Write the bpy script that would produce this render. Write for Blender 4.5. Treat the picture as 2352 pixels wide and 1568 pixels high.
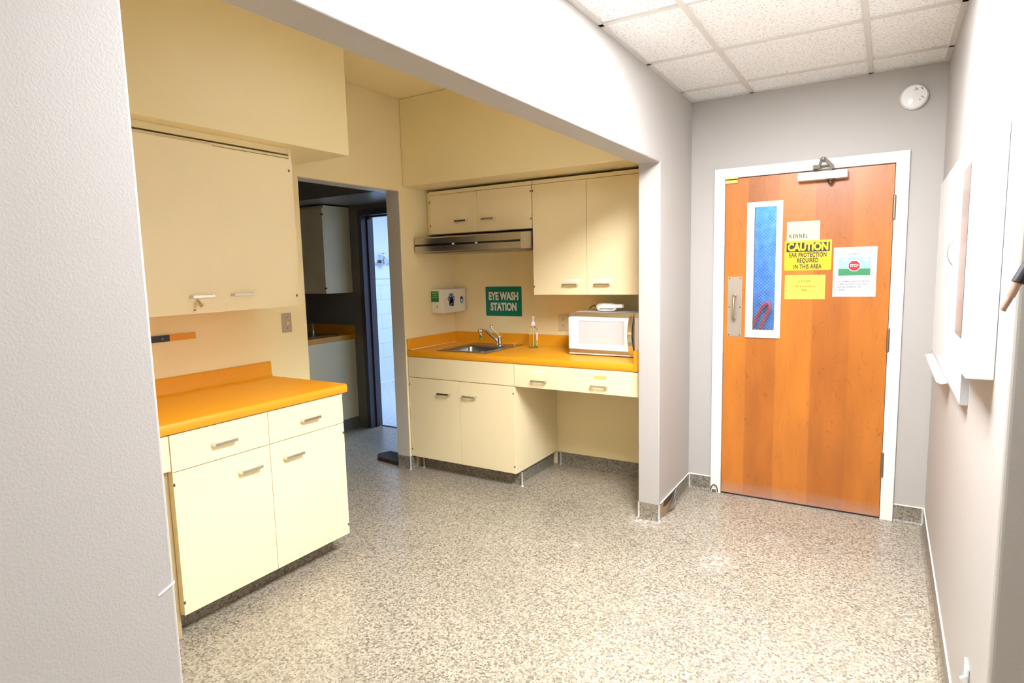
import bpy, bmesh, math, random
from mathutils import Matrix, Vector

# ------------------------------------------------------------ clear
for o in list(bpy.data.objects):
    bpy.data.objects.remove(o)
sc = bpy.context.scene
col = sc.collection

# ------------------------------------------------------------ camera
cd = bpy.data.cameras.new('camera')
cam = bpy.data.objects.new('camera', cd)
col.objects.link(cam)
cd.sensor_width = 36.0
cd.lens = 1398.107 / 2352 * 36.0
cd.clip_start = 0.02
RV = Vector((0.85336746, 0.52076304, -0.02387104))
UV_ = Vector((-0.03987487, 0.11086176, 0.99303558))
FV = Vector((-0.51978262, 0.8464724, -0.11537118))
m = Matrix((RV, UV_, -FV)).transposed().to_4x4()
m.translation = Vector((1.08780764, 0.18813785, 1.49003485))
cam.matrix_world = m
sc.camera = cam

# ------------------------------------------------------------ world, exposure
w = bpy.data.worlds.new('world')
sc.world = w
w.use_nodes = True
w.node_tree.nodes['Background'].inputs[0].default_value = (0.9, 0.93, 1.0, 1)
w.node_tree.nodes['Background'].inputs[1].default_value = 0.0
sc.view_settings.view_transform = 'Standard'
sc.view_settings.look = 'None'
sc.view_settings.gamma = 1.0
sc.view_settings.use_curve_mapping = False
sc.view_settings.exposure = 1.2

HALL_LAMP = 35.0
SIDE_FILL = 2.4  # emission of an added fill fixture over the space to the right
KITCHEN_FILL = 4.0      # emission of an added, unseen kitchen fill fixture
REAR_FILL = 3.0      # emission of an added fill fixture behind the camera
DAY_POWER = 40.0     # daylight in the tiled room
KENNEL_POWER = 15.0


def area(name, loc, rot, sx, sy, power, color):
    l = bpy.data.lights.new(name, 'AREA')
    l.shape = 'RECTANGLE'
    l.size = sx
    l.size_y = sy
    l.energy = power
    l.color = color
    o = bpy.data.objects.new(name, l)
    o.location = loc
    o.rotation_euler = rot
    col.objects.link(o)
    return o


area('daylight_tiled_room', (-2.9, 6.4, 2.55), (0, 0, 0), 1.4, 2.0, DAY_POWER, (0.46, 0.66, 1.0))
area('daylight_kennel', (0.66, 4.85, 2.35), (0, 0, 0), 0.9, 0.5, KENNEL_POWER, (0.80, 0.88, 1.0))

# ------------------------------------------------------------ dimensions (metres)
D = 4.209      # door wall
H = 2.517      # hall ceiling
W = 1.327      # right wall
P_ = 3.571     # end of the opening
Y0 = 0.761     # start of the opening
HH = 2.066     # header underside
T = 0.127      # left wall thickness
Y1 = 1.877     # end of right wall
A = -1.958     # kitchen side wall
B = -2.080
S = 4.260      # sink wall
HK = 2.736     # kitchen ceiling
HB = 0.098     # baseboard height

# ------------------------------------------------------------ materials


def srgb(r, g, b):
    def f(c):
        c = c / 255.0
        return c / 12.92 if c <= 0.04045 else ((c + 0.055) / 1.055) ** 2.4
    return (f(r), f(g), f(b), 1)


def mat(name, color, rough=0.6, metal=0.0, coat=0.0, spec=0.5):
    m = bpy.data.materials.new(name)
    m.use_nodes = True
    b = m.node_tree.nodes['Principled BSDF']
    b.inputs['Base Color'].default_value = color
    b.inputs['Roughness'].default_value = rough
    b.inputs['Metallic'].default_value = metal
    b.inputs['Coat Weight'].default_value = coat
    b.inputs['Specular IOR Level'].default_value = spec
    return m


def N(m, t):
    return m.node_tree.nodes.new(t)


def L(m, a, b):
    m.node_tree.links.new(a, b)


def bsdf(m):
    return m.node_tree.nodes['Principled BSDF']


def add_bump(m, scale, strength, dist=0.002, detail=3, coord='Object'):
    tc = N(m, 'ShaderNodeTexCoord')
    n = N(m, 'ShaderNodeTexNoise')
    n.inputs['Scale'].default_value = scale
    n.inputs['Detail'].default_value = detail
    b = N(m, 'ShaderNodeBump')
    b.inputs['Strength'].default_value = strength
    b.inputs['Distance'].default_value = dist
    L(m, tc.outputs[coord], n.inputs['Vector'])
    L(m, n.outputs['Fac'], b.inputs['Height'])
    L(m, b.outputs['Normal'], bsdf(m).inputs['Normal'])
    return m


def add_mottle(m, c1, c2, scale, detail=4, lo=0.35, hi=0.65, mapscale=None):
    tc = N(m, 'ShaderNodeTexCoord')
    n = N(m, 'ShaderNodeTexNoise')
    n.inputs['Scale'].default_value = scale
    n.inputs['Detail'].default_value = detail
    r = N(m, 'ShaderNodeValToRGB')
    r.color_ramp.elements[0].position = lo
    r.color_ramp.elements[0].color = c1
    r.color_ramp.elements[1].position = hi
    r.color_ramp.elements[1].color = c2
    src = tc.outputs['Object']
    if mapscale:
        mp = N(m, 'ShaderNodeMapping')
        mp.inputs['Scale'].default_value = mapscale
        L(m, src, mp.inputs['Vector'])
        src = mp.outputs['Vector']
    L(m, src, n.inputs['Vector'])
    L(m, n.outputs['Fac'], r.inputs['Fac'])
    L(m, r.outputs['Color'], bsdf(m).inputs['Base Color'])
    return m


M = {}
M['hall_paint'] = add_bump(mat('hall_paint', (0.445, 0.417, 0.392, 1), 0.5), 230, 0.32, 0.0015)
M['kitchen_paint'] = add_bump(mat('kitchen_paint', (0.93, 0.79, 0.46, 1), 0.42), 180, 0.15, 0.001)
M['jamb_paint'] = add_bump(mat('jamb_paint', (0.60, 0.555, 0.48, 1), 0.45), 120, 0.15, 0.001)
M['cabinet'] = mat('cabinet_laminate', (0.93, 0.79, 0.50, 1), 0.38)
M['cabinet_dark'] = mat('joint_shade', (0.36, 0.28, 0.17, 1), 0.6)
M['gap'] = mat('dark_gap', (0.03, 0.025, 0.02, 1), 0.8)
M['worktop'] = add_mottle(mat('orange_laminate', (0.8, 0.36, 0.03, 1), 0.3), (0.80, 0.335, 0.012, 1), (0.82, 0.348, 0.014, 1), 60)
M['white_trim'] = add_bump(mat('white_trim', (0.83, 0.80, 0.75, 1), 0.4), 40, 0.08)
M['white_metal'] = mat('white_metal', (0.82, 0.81, 0.79, 1), 0.35)
M['white_plastic'] = mat('white_plastic', (0.85, 0.84, 0.82, 1), 0.3)
M['appliance_white'] = mat('appliance_white', (0.86, 0.86, 0.87, 1), 0.2)
M['appliance_grey'] = mat('appliance_window', (0.62, 0.62, 0.64, 1), 0.15)
M['steel'] = mat('brushed_steel', (0.55, 0.52, 0.48, 1), 0.32, 1.0)
M['steel_dark'] = mat('sink_steel', (0.36, 0.36, 0.37, 1), 0.28, 1.0)
M['chrome'] = mat('chrome', (0.8, 0.8, 0.82, 1), 0.08, 1.0)
M['nickel'] = mat('nickel_handle', (0.72, 0.69, 0.62, 1), 0.25, 1.0)
M['brass'] = mat('aged_brass', (0.085, 0.068, 0.048, 1), 0.45, 0.5)
M['brass_bright'] = mat('bright_brass', (0.80, 0.55, 0.16, 1), 0.35, 0.6)
M['hinge_metal'] = mat('hinge_metal', (0.30, 0.27, 0.22, 1), 0.35, 0.9)
M['screw'] = mat('dark_screw', (0.08, 0.06, 0.04, 1), 0.5, 0.5)
M['hinge_dark'] = mat('hinge_dark', (0.16, 0.12, 0.07, 1), 0.4, 0.6)
M['black'] = mat('black_plastic', (0.02, 0.02, 0.022, 1), 0.35)
M['black_band'] = mat('black_band', (0.015, 0.015, 0.017, 1), 0.25)
M['green_sign'] = mat('green_sign', srgb(4, 118, 98), 0.3)
M['green_label'] = mat('green_label', srgb(20, 120, 60), 0.4)
M['sign_cream'] = mat('sign_lettering', (0.78, 0.74, 0.66, 1), 0.4)
M['yellow_letter'] = mat('yellow_lettering', srgb(190, 200, 60), 0.5)
M['caution_yellow'] = mat('caution_yellow', (0.80, 0.50, 0.008, 1), 0.4)
M['caution_black'] = mat('caution_black', (0.025, 0.02, 0.012, 1), 0.4)
M['paper_yellow'] = mat('paper_yellow', (0.85, 0.68, 0.08, 1), 0.7)
M['paper_cream'] = mat('paper_cream', (0.80, 0.72, 0.42, 1), 0.6)
M['paper_white'] = mat('paper_white', (0.80, 0.80, 0.83, 1), 0.7)
M['ink_grey'] = mat('ink_grey', (0.42, 0.42, 0.45, 1), 0.7)
M['ink_light'] = mat('ink_pale', (0.14, 0.14, 0.16, 1), 0.7)
M['ink_gold'] = mat('ink_gold', (0.22, 0.15, 0.01, 1), 0.7)
M['ink_brown'] = mat('ink_brown', (0.06, 0.05, 0.03, 1), 0.7)
M['sky_print'] = mat('sky_print', srgb(150, 185, 212), 0.7)
M['grass_print'] = mat('grass_print', srgb(60, 135, 90), 0.7)
M['red_print'] = mat('red_print', srgb(175, 40, 42), 0.7)
M['navy'] = mat('navy_sticker', srgb(38, 52, 100), 0.4)
M['sticker_blue'] = mat('sticker_blue', srgb(110, 150, 200), 0.4)
M['sticker_pale'] = mat('sticker_pale', srgb(170, 185, 200), 0.4)
M['whiteboard'] = mat('whiteboard', (0.86, 0.86, 0.86, 1), 0.12)
M['alu'] = mat('aluminium_edge', (0.62, 0.62, 0.64, 1), 0.35, 0.7)
M['copper'] = mat('copper_tip', (0.75, 0.50, 0.38, 1), 0.3, 0.9)
M['outlet_cream'] = mat('outlet_cream', (0.72, 0.62, 0.40, 1), 0.4)
M['purple_frame'] = mat('dark_frame_paint', (0.085, 0.065, 0.085, 1), 0.35)
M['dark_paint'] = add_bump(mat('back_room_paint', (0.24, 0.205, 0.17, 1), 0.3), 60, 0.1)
M['red_strap'] = mat('red_strap', (0.7, 0.06, 0.05, 1), 0.5)
M['green_aerator'] = mat('green_aerator', (0.03, 0.35, 0.05, 1), 0.4)
M['hole'] = mat('wall_cavity', (0.06, 0.04, 0.03, 1), 0.9)
M['cardboard'] = mat('bare_board', (0.36, 0.24, 0.13, 1), 0.9)
M['caulk'] = mat('white_caulk', (0.85, 0.80, 0.72, 1), 0.5)
M['clear_strip'] = mat('clear_corner_strip', (0.50, 0.48, 0.45, 1), 0.12)
M['mat_dark'] = add_bump(mat('dark_mat', (0.05, 0.042, 0.035, 1), 0.95), 150, 1.0, 0.01)
M['room_white'] = mat('room_white', (0.8, 0.82, 0.84, 1), 0.5)

# flecked resin floor


def flecked(name, dark=1.0, rough=0.32, marks=False):
    m = bpy.data.materials.new(name)
    m.use_nodes = True
    tc = N(m, 'ShaderNodeTexCoord')
    v = N(m, 'ShaderNodeTexVoronoi')
    v.inputs['Scale'].default_value = 135
    v2 = N(m, 'ShaderNodeTexNoise')
    v2.inputs['Scale'].default_value = 90
    v2.inputs['Detail'].default_value = 4
    warp = N(m, 'ShaderNodeMixRGB')
    warp.inputs['Fac'].default_value = 0.012
    L(m, tc.outputs['Object'], v2.inputs['Vector'])
    L(m, tc.outputs['Object'], warp.inputs['Color1'])
    L(m, v2.outputs['Color'], warp.inputs['Color2'])
    L(m, warp.outputs['Color'], v.inputs['Vector'])
    sep = N(m, 'ShaderNodeSeparateColor')
    L(m, v.outputs['Color'], sep.inputs['Color'])
    r = N(m, 'ShaderNodeValToRGB')
    r.color_ramp.interpolation = 'CONSTANT'
    e = r.color_ramp.elements
    cols = [(0.0, (0.19, 0.162, 0.122)), (0.12, (0.36, 0.305, 0.228)), (0.30, (0.44, 0.38, 0.29)), (0.50, (0.30, 0.272, 0.228)),
            (0.66, (0.47, 0.41, 0.32)), (0.82, (0.245, 0.214, 0.165)), (0.91, (0.51, 0.465, 0.385))]
    e[0].position = 0.0
    e[0].color = tuple(c * dark for c in cols[0][1]) + (1,)
    e[1].position = cols[1][0]
    e[1].color = tuple(c * dark for c in cols[1][1]) + (1,)
    for p, c in cols[2:]:
        k = e.new(p)
        k.color = tuple(x * dark for x in c) + (1,)
    L(m, sep.outputs[0], r.inputs['Fac'])
    # large faint wear patches
    n = N(m, 'ShaderNodeTexNoise')
    n.inputs['Scale'].default_value = 1.3
    n.inputs['Detail'].default_value = 5
    L(m, tc.outputs['Object'], n.inputs['Vector'])
    r2 = N(m, 'ShaderNodeValToRGB')
    r2.color_ramp.elements[0].position = 0.3
    r2.color_ramp.elements[0].color = (0.86, 0.86, 0.87, 1)
    r2.color_ramp.elements[1].position = 0.7
    r2.color_ramp.elements[1].color = (1.08, 1.07, 1.06, 1)
    L(m, n.outputs['Fac'], r2.inputs['Fac'])
    mx = N(m, 'ShaderNodeMixRGB')
    mx.blend_type = 'MULTIPLY'
    mx.inputs['Fac'].default_value = 1.0
    L(m, r.outputs['Color'], mx.inputs['Color1'])
    L(m, r2.outputs['Color'], mx.inputs['Color2'])
    b = bsdf(m)
    last = mx.outputs['Color']
    if marks:
        for (px, py, rad, colr, amt) in ((-0.06, 3.555, 0.13, (0.74, 0.70, 0.62, 1), 1.0), (0.79, 2.15, 0.07, (0.50, 0.22, 0.08, 1), 0.9),
                                         (0.42, 3.21, 0.13, (0.62, 0.60, 0.56, 1), 0.7), (-0.30, 3.05, 0.05, (0.66, 0.63, 0.58, 1), 0.7), (0.62, 3.62, 0.09, (0.6, 0.58, 0.54, 1), 0.6)):
            mp_ = N(m, 'ShaderNodeMapping')
            mp_.inputs['Location'].default_value = (-px, -py, 0)
            L(m, tc.outputs['Object'], mp_.inputs['Vector'])
            ln = N(m, 'ShaderNodeVectorMath')
            ln.operation = 'LENGTH'
            L(m, mp_.outputs['Vector'], ln.inputs[0])
            mr_ = N(m, 'ShaderNodeMapRange')
            mr_.inputs['From Min'].default_value = rad
            mr_.inputs['From Max'].default_value = rad * 0.3
            L(m, ln.outputs['Value'], mr_.inputs['Value'])
            nn = N(m, 'ShaderNodeTexNoise')
            nn.inputs['Scale'].default_value = 28
            nn.inputs['Detail'].default_value = 5
            L(m, tc.outputs['Object'], nn.inputs['Vector'])
            mr3 = N(m, 'ShaderNodeMapRange')
            mr3.inputs['From Min'].default_value = 0.45
            mr3.inputs['From Max'].default_value = 0.68
            mr3.inputs['To Max'].default_value = amt
            L(m, nn.outputs['Fac'], mr3.inputs['Value'])
            mu = N(m, 'ShaderNodeMath')
            mu.operation = 'MULTIPLY'
            L(m, mr_.outputs['Result'], mu.inputs[0])
            L(m, mr3.outputs['Result'], mu.inputs[1])
            mxx = N(m, 'ShaderNodeMixRGB')
            L(m, mu.outputs[0], mxx.inputs['Fac'])
            L(m, last, mxx.inputs['Color1'])
            mxx.inputs['Color2'].default_value = colr
            last = mxx.outputs['Color']
    L(m, last, b.inputs['Base Color'])
    b.inputs['Roughness'].default_value = rough
    bp = N(m, 'ShaderNodeBump')
    bp.inputs['Strength'].default_value = 0.15
    bp.inputs['Distance'].default_value = 0.001
    L(m, v2.outputs['Fac'], bp.inputs['Height'])
    L(m, bp.outputs['Normal'], b.inputs['Normal'])
    return m


M['floor'] = flecked('flecked_resin_floor', 0.93, 0.3, True)
M['base'] = flecked('flecked_resin_base', 0.62, 0.35)
M['floor_pale'] = add_mottle(mat('pale_floor', (0.7, 0.7, 0.72, 1), 0.3), (0.58, 0.60, 0.64, 1), (0.72, 0.74, 0.78, 1), 20)


def tile_material():
    m = mat('acoustic_tile', (0.8, 0.77, 0.72, 1), 0.9)
    tc = N(m, 'ShaderNodeTexCoord')
    v = N(m, 'ShaderNodeTexNoise')
    v.inputs['Scale'].default_value = 95
    v.inputs['Detail'].default_value = 3
    r = N(m, 'ShaderNodeValToRGB')
    r.color_ramp.elements[0].position = 0.36
    r.color_ramp.elements[0].color = (0.62, 0.58, 0.52, 1)
    r.color_ramp.elements[1].position = 0.46
    r.color_ramp.elements[1].color = (0.88, 0.87, 0.86, 1)
    L(m, tc.outputs['Object'], v.inputs['Vector'])
    L(m, v.outputs['Fac'], r.inputs['Fac'])
    L(m, r.outputs['Color'], bsdf(m).inputs['Base Color'])
    bp = N(m, 'ShaderNodeBump')
    bp.inputs['Strength'].default_value = 0.3
    bp.inputs['Distance'].default_value = 0.002
    L(m, v.outputs['Fac'], bp.inputs['Height'])
    L(m, bp.outputs['Normal'], bsdf(m).inputs['Normal'])
    return m


M['tile'] = tile_material()
M['grid'] = mat('ceiling_grid', (0.66, 0.63, 0.59, 1), 0.5)


def wood_material():
    m = bpy.data.materials.new('door_veneer')
    m.use_nodes = True
    b = bsdf(m)
    tc = N(m, 'ShaderNodeTexCoord')
    sep = N(m, 'ShaderNodeSeparateXYZ')
    L(m, tc.outputs['Object'], sep.inputs['Vector'])
    # veneer leaves
    r = N(m, 'ShaderNodeValToRGB')
    r.color_ramp.interpolation = 'LINEAR'
    mr = N(m, 'ShaderNodeMapRange')
    mr.inputs['From Min'].default_value = 0.213
    mr.inputs['From Max'].default_value = 1.11
    L(m, sep.outputs['X'], mr.inputs['Value'])
    e = r.color_ramp.elements
    light = (0.50, 0.165, 0.019, 1)
    dark = (0.41, 0.126, 0.016, 1)
    mid = (0.45, 0.142, 0.017, 1)
    stops = [(0.0, light), (0.15, light), (0.155, dark), (0.345, dark), (0.35, light), (0.565, light), (0.57, dark), (0.785, dark), (0.79, mid), (1.0, light)]
    e[0].position, e[0].color = stops[0]
    e[1].position, e[1].color = stops[1]
    for p, c in stops[2:]:
        k = e.new(p)
        k.color = c
    L(m, mr.outputs['Result'], r.inputs['Fac'])
    # soft mottling
    mp = N(m, 'ShaderNodeMapping')
    mp.inputs['Scale'].default_value = (9, 9, 2.2)
    L(m, tc.outputs['Object'], mp.inputs['Vector'])
    n = N(m, 'ShaderNodeTexNoise')
    n.inputs['Scale'].default_value = 1.0
    n.inputs['Detail'].default_value = 6
    L(m, mp.outputs['Vector'], n.inputs['Vector'])
    r2 = N(m, 'ShaderNodeValToRGB')
    r2.color_ramp.elements[0].position = 0.3
    r2.color_ramp.elements[0].color = (0.86, 0.82, 0.78, 1)
    r2.color_ramp.elements[1].position = 0.7
    r2.color_ramp.elements[1].color = (1.12, 1.10, 1.05, 1)
    L(m, n.outputs['Fac'], r2.inputs['Fac'])
    mx = N(m, 'ShaderNodeMixRGB')
    mx.blend_type = 'MULTIPLY'
    mx.inputs['Fac'].default_value = 1
    L(m, r.outputs['Color'], mx.inputs['Color1'])
    L(m, r2.outputs['Color'], mx.inputs['Color2'])
    # thin curly grain lines
    n3 = N(m, 'ShaderNodeTexNoise')
    n3.inputs['Scale'].default_value = 0.55
    n3.inputs['Detail'].default_value = 3.5
    n3.inputs['Distortion'].default_value = 1.2
    L(m, mp.outputs['Vector'], n3.inputs['Vector'])
    mul = N(m, 'ShaderNodeMath')
    mul.operation = 'MULTIPLY'
    mul.inputs[1].default_value = 9.0
    L(m, n3.outputs['Fac'], mul.inputs[0])
    fr = N(m, 'ShaderNodeMath')
    fr.operation = 'FRACT'
    L(m, mul.outputs[0], fr.inputs[0])
    r3 = N(m, 'ShaderNodeValToRGB')
    e3 = r3.color_ramp.elements
    e3[0].position = 0.0
    e3[0].color = (0.70, 0.62, 0.55, 1)
    e3[1].position = 0.05
    e3[1].color = (1, 1, 1, 1)
    L(m, fr.outputs[0], r3.inputs['Fac'])
    mx2 = N(m, 'ShaderNodeMixRGB')
    mx2.blend_type = 'MULTIPLY'
    mx2.inputs['Fac'].default_value = 1
    L(m, mx.outputs['Color'], mx2.inputs['Color1'])
    L(m, r3.outputs['Color'], mx2.inputs['Color2'])
    # scuffed foot of the door
    mr2 = N(m, 'ShaderNodeMapRange')
    mr2.inputs['From Min'].default_value = 0.10
    mr2.inputs['From Max'].default_value = 0.0
    L(m, sep.outputs['Z'], mr2.inputs['Value'])
    n4 = N(m, 'ShaderNodeTexNoise')
    n4.inputs['Scale'].default_value = 14
    n4.inputs['Detail'].default_value = 6
    L(m, tc.outputs['Object'], n4.inputs['Vector'])
    ml = N(m, 'ShaderNodeMath')
    ml.operation = 'MULTIPLY'
    L(m, mr2.outputs['Result'], ml.inputs[0])
    L(m, n4.outputs['Fac'], ml.inputs[1])
    mx3 = N(m, 'ShaderNodeMixRGB')
    L(m, ml.outputs[0], mx3.inputs['Fac'])
    L(m, mx2.outputs['Color'], mx3.inputs['Color1'])
    mx3.inputs['Color2'].default_value = (0.40, 0.31, 0.28, 1)
    L(m, mx3.outputs['Color'], b.inputs['Base Color'])
    b.inputs['Roughness'].default_value = 0.36
    b.inputs['Coat Weight'].default_value = 0.25
    b.inputs['Coat Roughness'].default_value = 0.3
    return m


M['wood'] = wood_material()


def glass_material():
    m = bpy.data.materials.new('wired_glass')
    m.use_nodes = True
    nt = m.node_tree
    b = bsdf(m)
    b.inputs['Base Color'].default_value = (0.88, 0.94, 1, 1)
    b.inputs['Transmission Weight'].default_value = 1.0
    b.inputs['Roughness'].default_value = 0.06
    b.inputs['IOR'].default_value = 1.2
    tc = N(m, 'ShaderNodeTexCoord')
    sep = N(m, 'ShaderNodeSeparateXYZ')
    L(m, tc.outputs['Object'], sep.inputs['Vector'])

    def line(sign):
        a = N(m, 'ShaderNodeMath')
        a.operation = 'ADD' if sign > 0 else 'SUBTRACT'
        L(m, sep.outputs['Z'], a.inputs[0])
        L(m, sep.outputs['X'], a.inputs[1])
        k = N(m, 'ShaderNodeMath')
        k.operation = 'MULTIPLY'
        k.inputs[1].default_value = 1 / 0.021
        L(m, a.outputs[0], k.inputs[0])
        f = N(m, 'ShaderNodeMath')
        f.operation = 'FRACT'
        L(m, k.outputs[0], f.inputs[0])
        g = N(m, 'ShaderNodeMath')
        g.operation = 'LESS_THAN'
        g.inputs[1].default_value = 0.09
        L(m, f.outputs[0], g.inputs[0])
        return g
    g1, g2 = line(1), line(-1)
    mxm = N(m, 'ShaderNodeMath')
    mxm.operation = 'MAXIMUM'
    L(m, g1.outputs[0], mxm.inputs[0])
    L(m, g2.outputs[0], mxm.inputs[1])
    wire = N(m, 'ShaderNodeBsdfPrincipled')
    wire.inputs['Base Color'].default_value = (0.62, 0.70, 0.76, 1)
    wire.inputs['Roughness'].default_value = 0.5
    mix = N(m, 'ShaderNodeMixShader')
    sc_ = N(m, 'ShaderNodeMath')
    sc_.operation = 'MULTIPLY'
    sc_.inputs[1].default_value = 0.28
    L(m, mxm.outputs[0], sc_.inputs[0])
    L(m, sc_.outputs[0], mix.inputs['Fac'])
    L(m, b.outputs[0], mix.inputs[1])
    L(m, wire.outputs[0], mix.inputs[2])
    L(m, mix.outputs[0], nt.nodes['Material Output'].inputs['Surface'])
    return m


M['wired_glass'] = glass_material()
M['clear'] = mat('clear_bottle', (0.93, 0.97, 0.93, 1), 0.04)
bsdf(M['clear']).inputs['Transmission Weight'].default_value = 1.0
bsdf(M['clear']).inputs['IOR'].default_value = 1.15
M['soap'] = mat('green_soap', (0.75, 0.9, 0.55, 1), 0.1)
bsdf(M['soap']).inputs['Transmission Weight'].default_value = 0.8
M['kennel_wall'] = add_mottle(mat('kennel_wall', (0.1, 0.4, 0.75, 1), 0.5), (0.05, 0.22, 0.50, 1), (0.13, 0.40, 0.76, 1), 16, 6, 0.3, 0.75)
M['shine_panel'] = mat('glossy_panel', (0.10, 0.11, 0.12, 1), 0.10, 0.0, 0.0, 0.45)


def block_material():
    m = mat('painted_block', (0.8, 0.82, 0.84, 1), 0.45)
    tc = N(m, 'ShaderNodeTexCoord')
    sep = N(m, 'ShaderNodeSeparateXYZ')
    cmb = N(m, 'ShaderNodeCombineXYZ')
    L(m, tc.outputs['Object'], sep.inputs['Vector'])
    L(m, sep.outputs['Y'], cmb.inputs['X'])
    L(m, sep.outputs['Z'], cmb.inputs['Y'])
    br = N(m, 'ShaderNodeTexBrick')
    br.inputs['Scale'].default_value = 1.0
    br.inputs['Brick Width'].default_value = 0.405
    br.inputs['Row Height'].default_value = 0.2
    br.inputs['Mortar Size'].default_value = 0.006
    br.inputs['Mortar Smooth'].default_value = 0.6
    br.inputs['Color1'].default_value = (0.8, 0.82, 0.84, 1)
    br.inputs['Color2'].default_value = (0.8, 0.82, 0.84, 1)
    br.inputs['Mortar'].default_value = (0.72, 0.74, 0.78, 1)
    L(m, cmb.outputs[0], br.inputs['Vector'])
    L(m, br.outputs['Color'], bsdf(m).inputs['Base Color'])
    bp = N(m, 'ShaderNodeBump')
    bp.invert = True
    bp.inputs['Strength'].default_value = 0.6
    bp.inputs['Distance'].default_value = 0.006
    L(m, br.outputs['Fac'], bp.inputs['Height'])
    L(m, bp.outputs['Normal'], bsdf(m).inputs['Normal'])
    return m


M['block'] = block_material()


def emit(name, color, strength):
    m = bpy.data.materials.new(name)
    m.use_nodes = True
    b = bsdf(m)
    b.inputs['Base Color'].default_value = (0.8, 0.8, 0.8, 1)
    b.inputs['Emission Color'].default_value = color
    b.inputs['Emission Strength'].default_value = strength
    return m


M['lamp_hall'] = emit('fixture_diffuser', (0.94, 0.97, 1.0, 1), HALL_LAMP)
M['fill_kitchen'] = emit('fill_diffuser_kitchen', (0.96, 0.97, 0.98, 1), KITCHEN_FILL)
M['fill_side'] = emit('fill_diffuser_side', (1.0, 0.94, 0.86, 1), SIDE_FILL)
M['fill_rear'] = emit('fill_diffuser_rear', (1.0, 0.94, 0.86, 1), REAR_FILL)

# ------------------------------------------------------------ mesh builder


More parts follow.
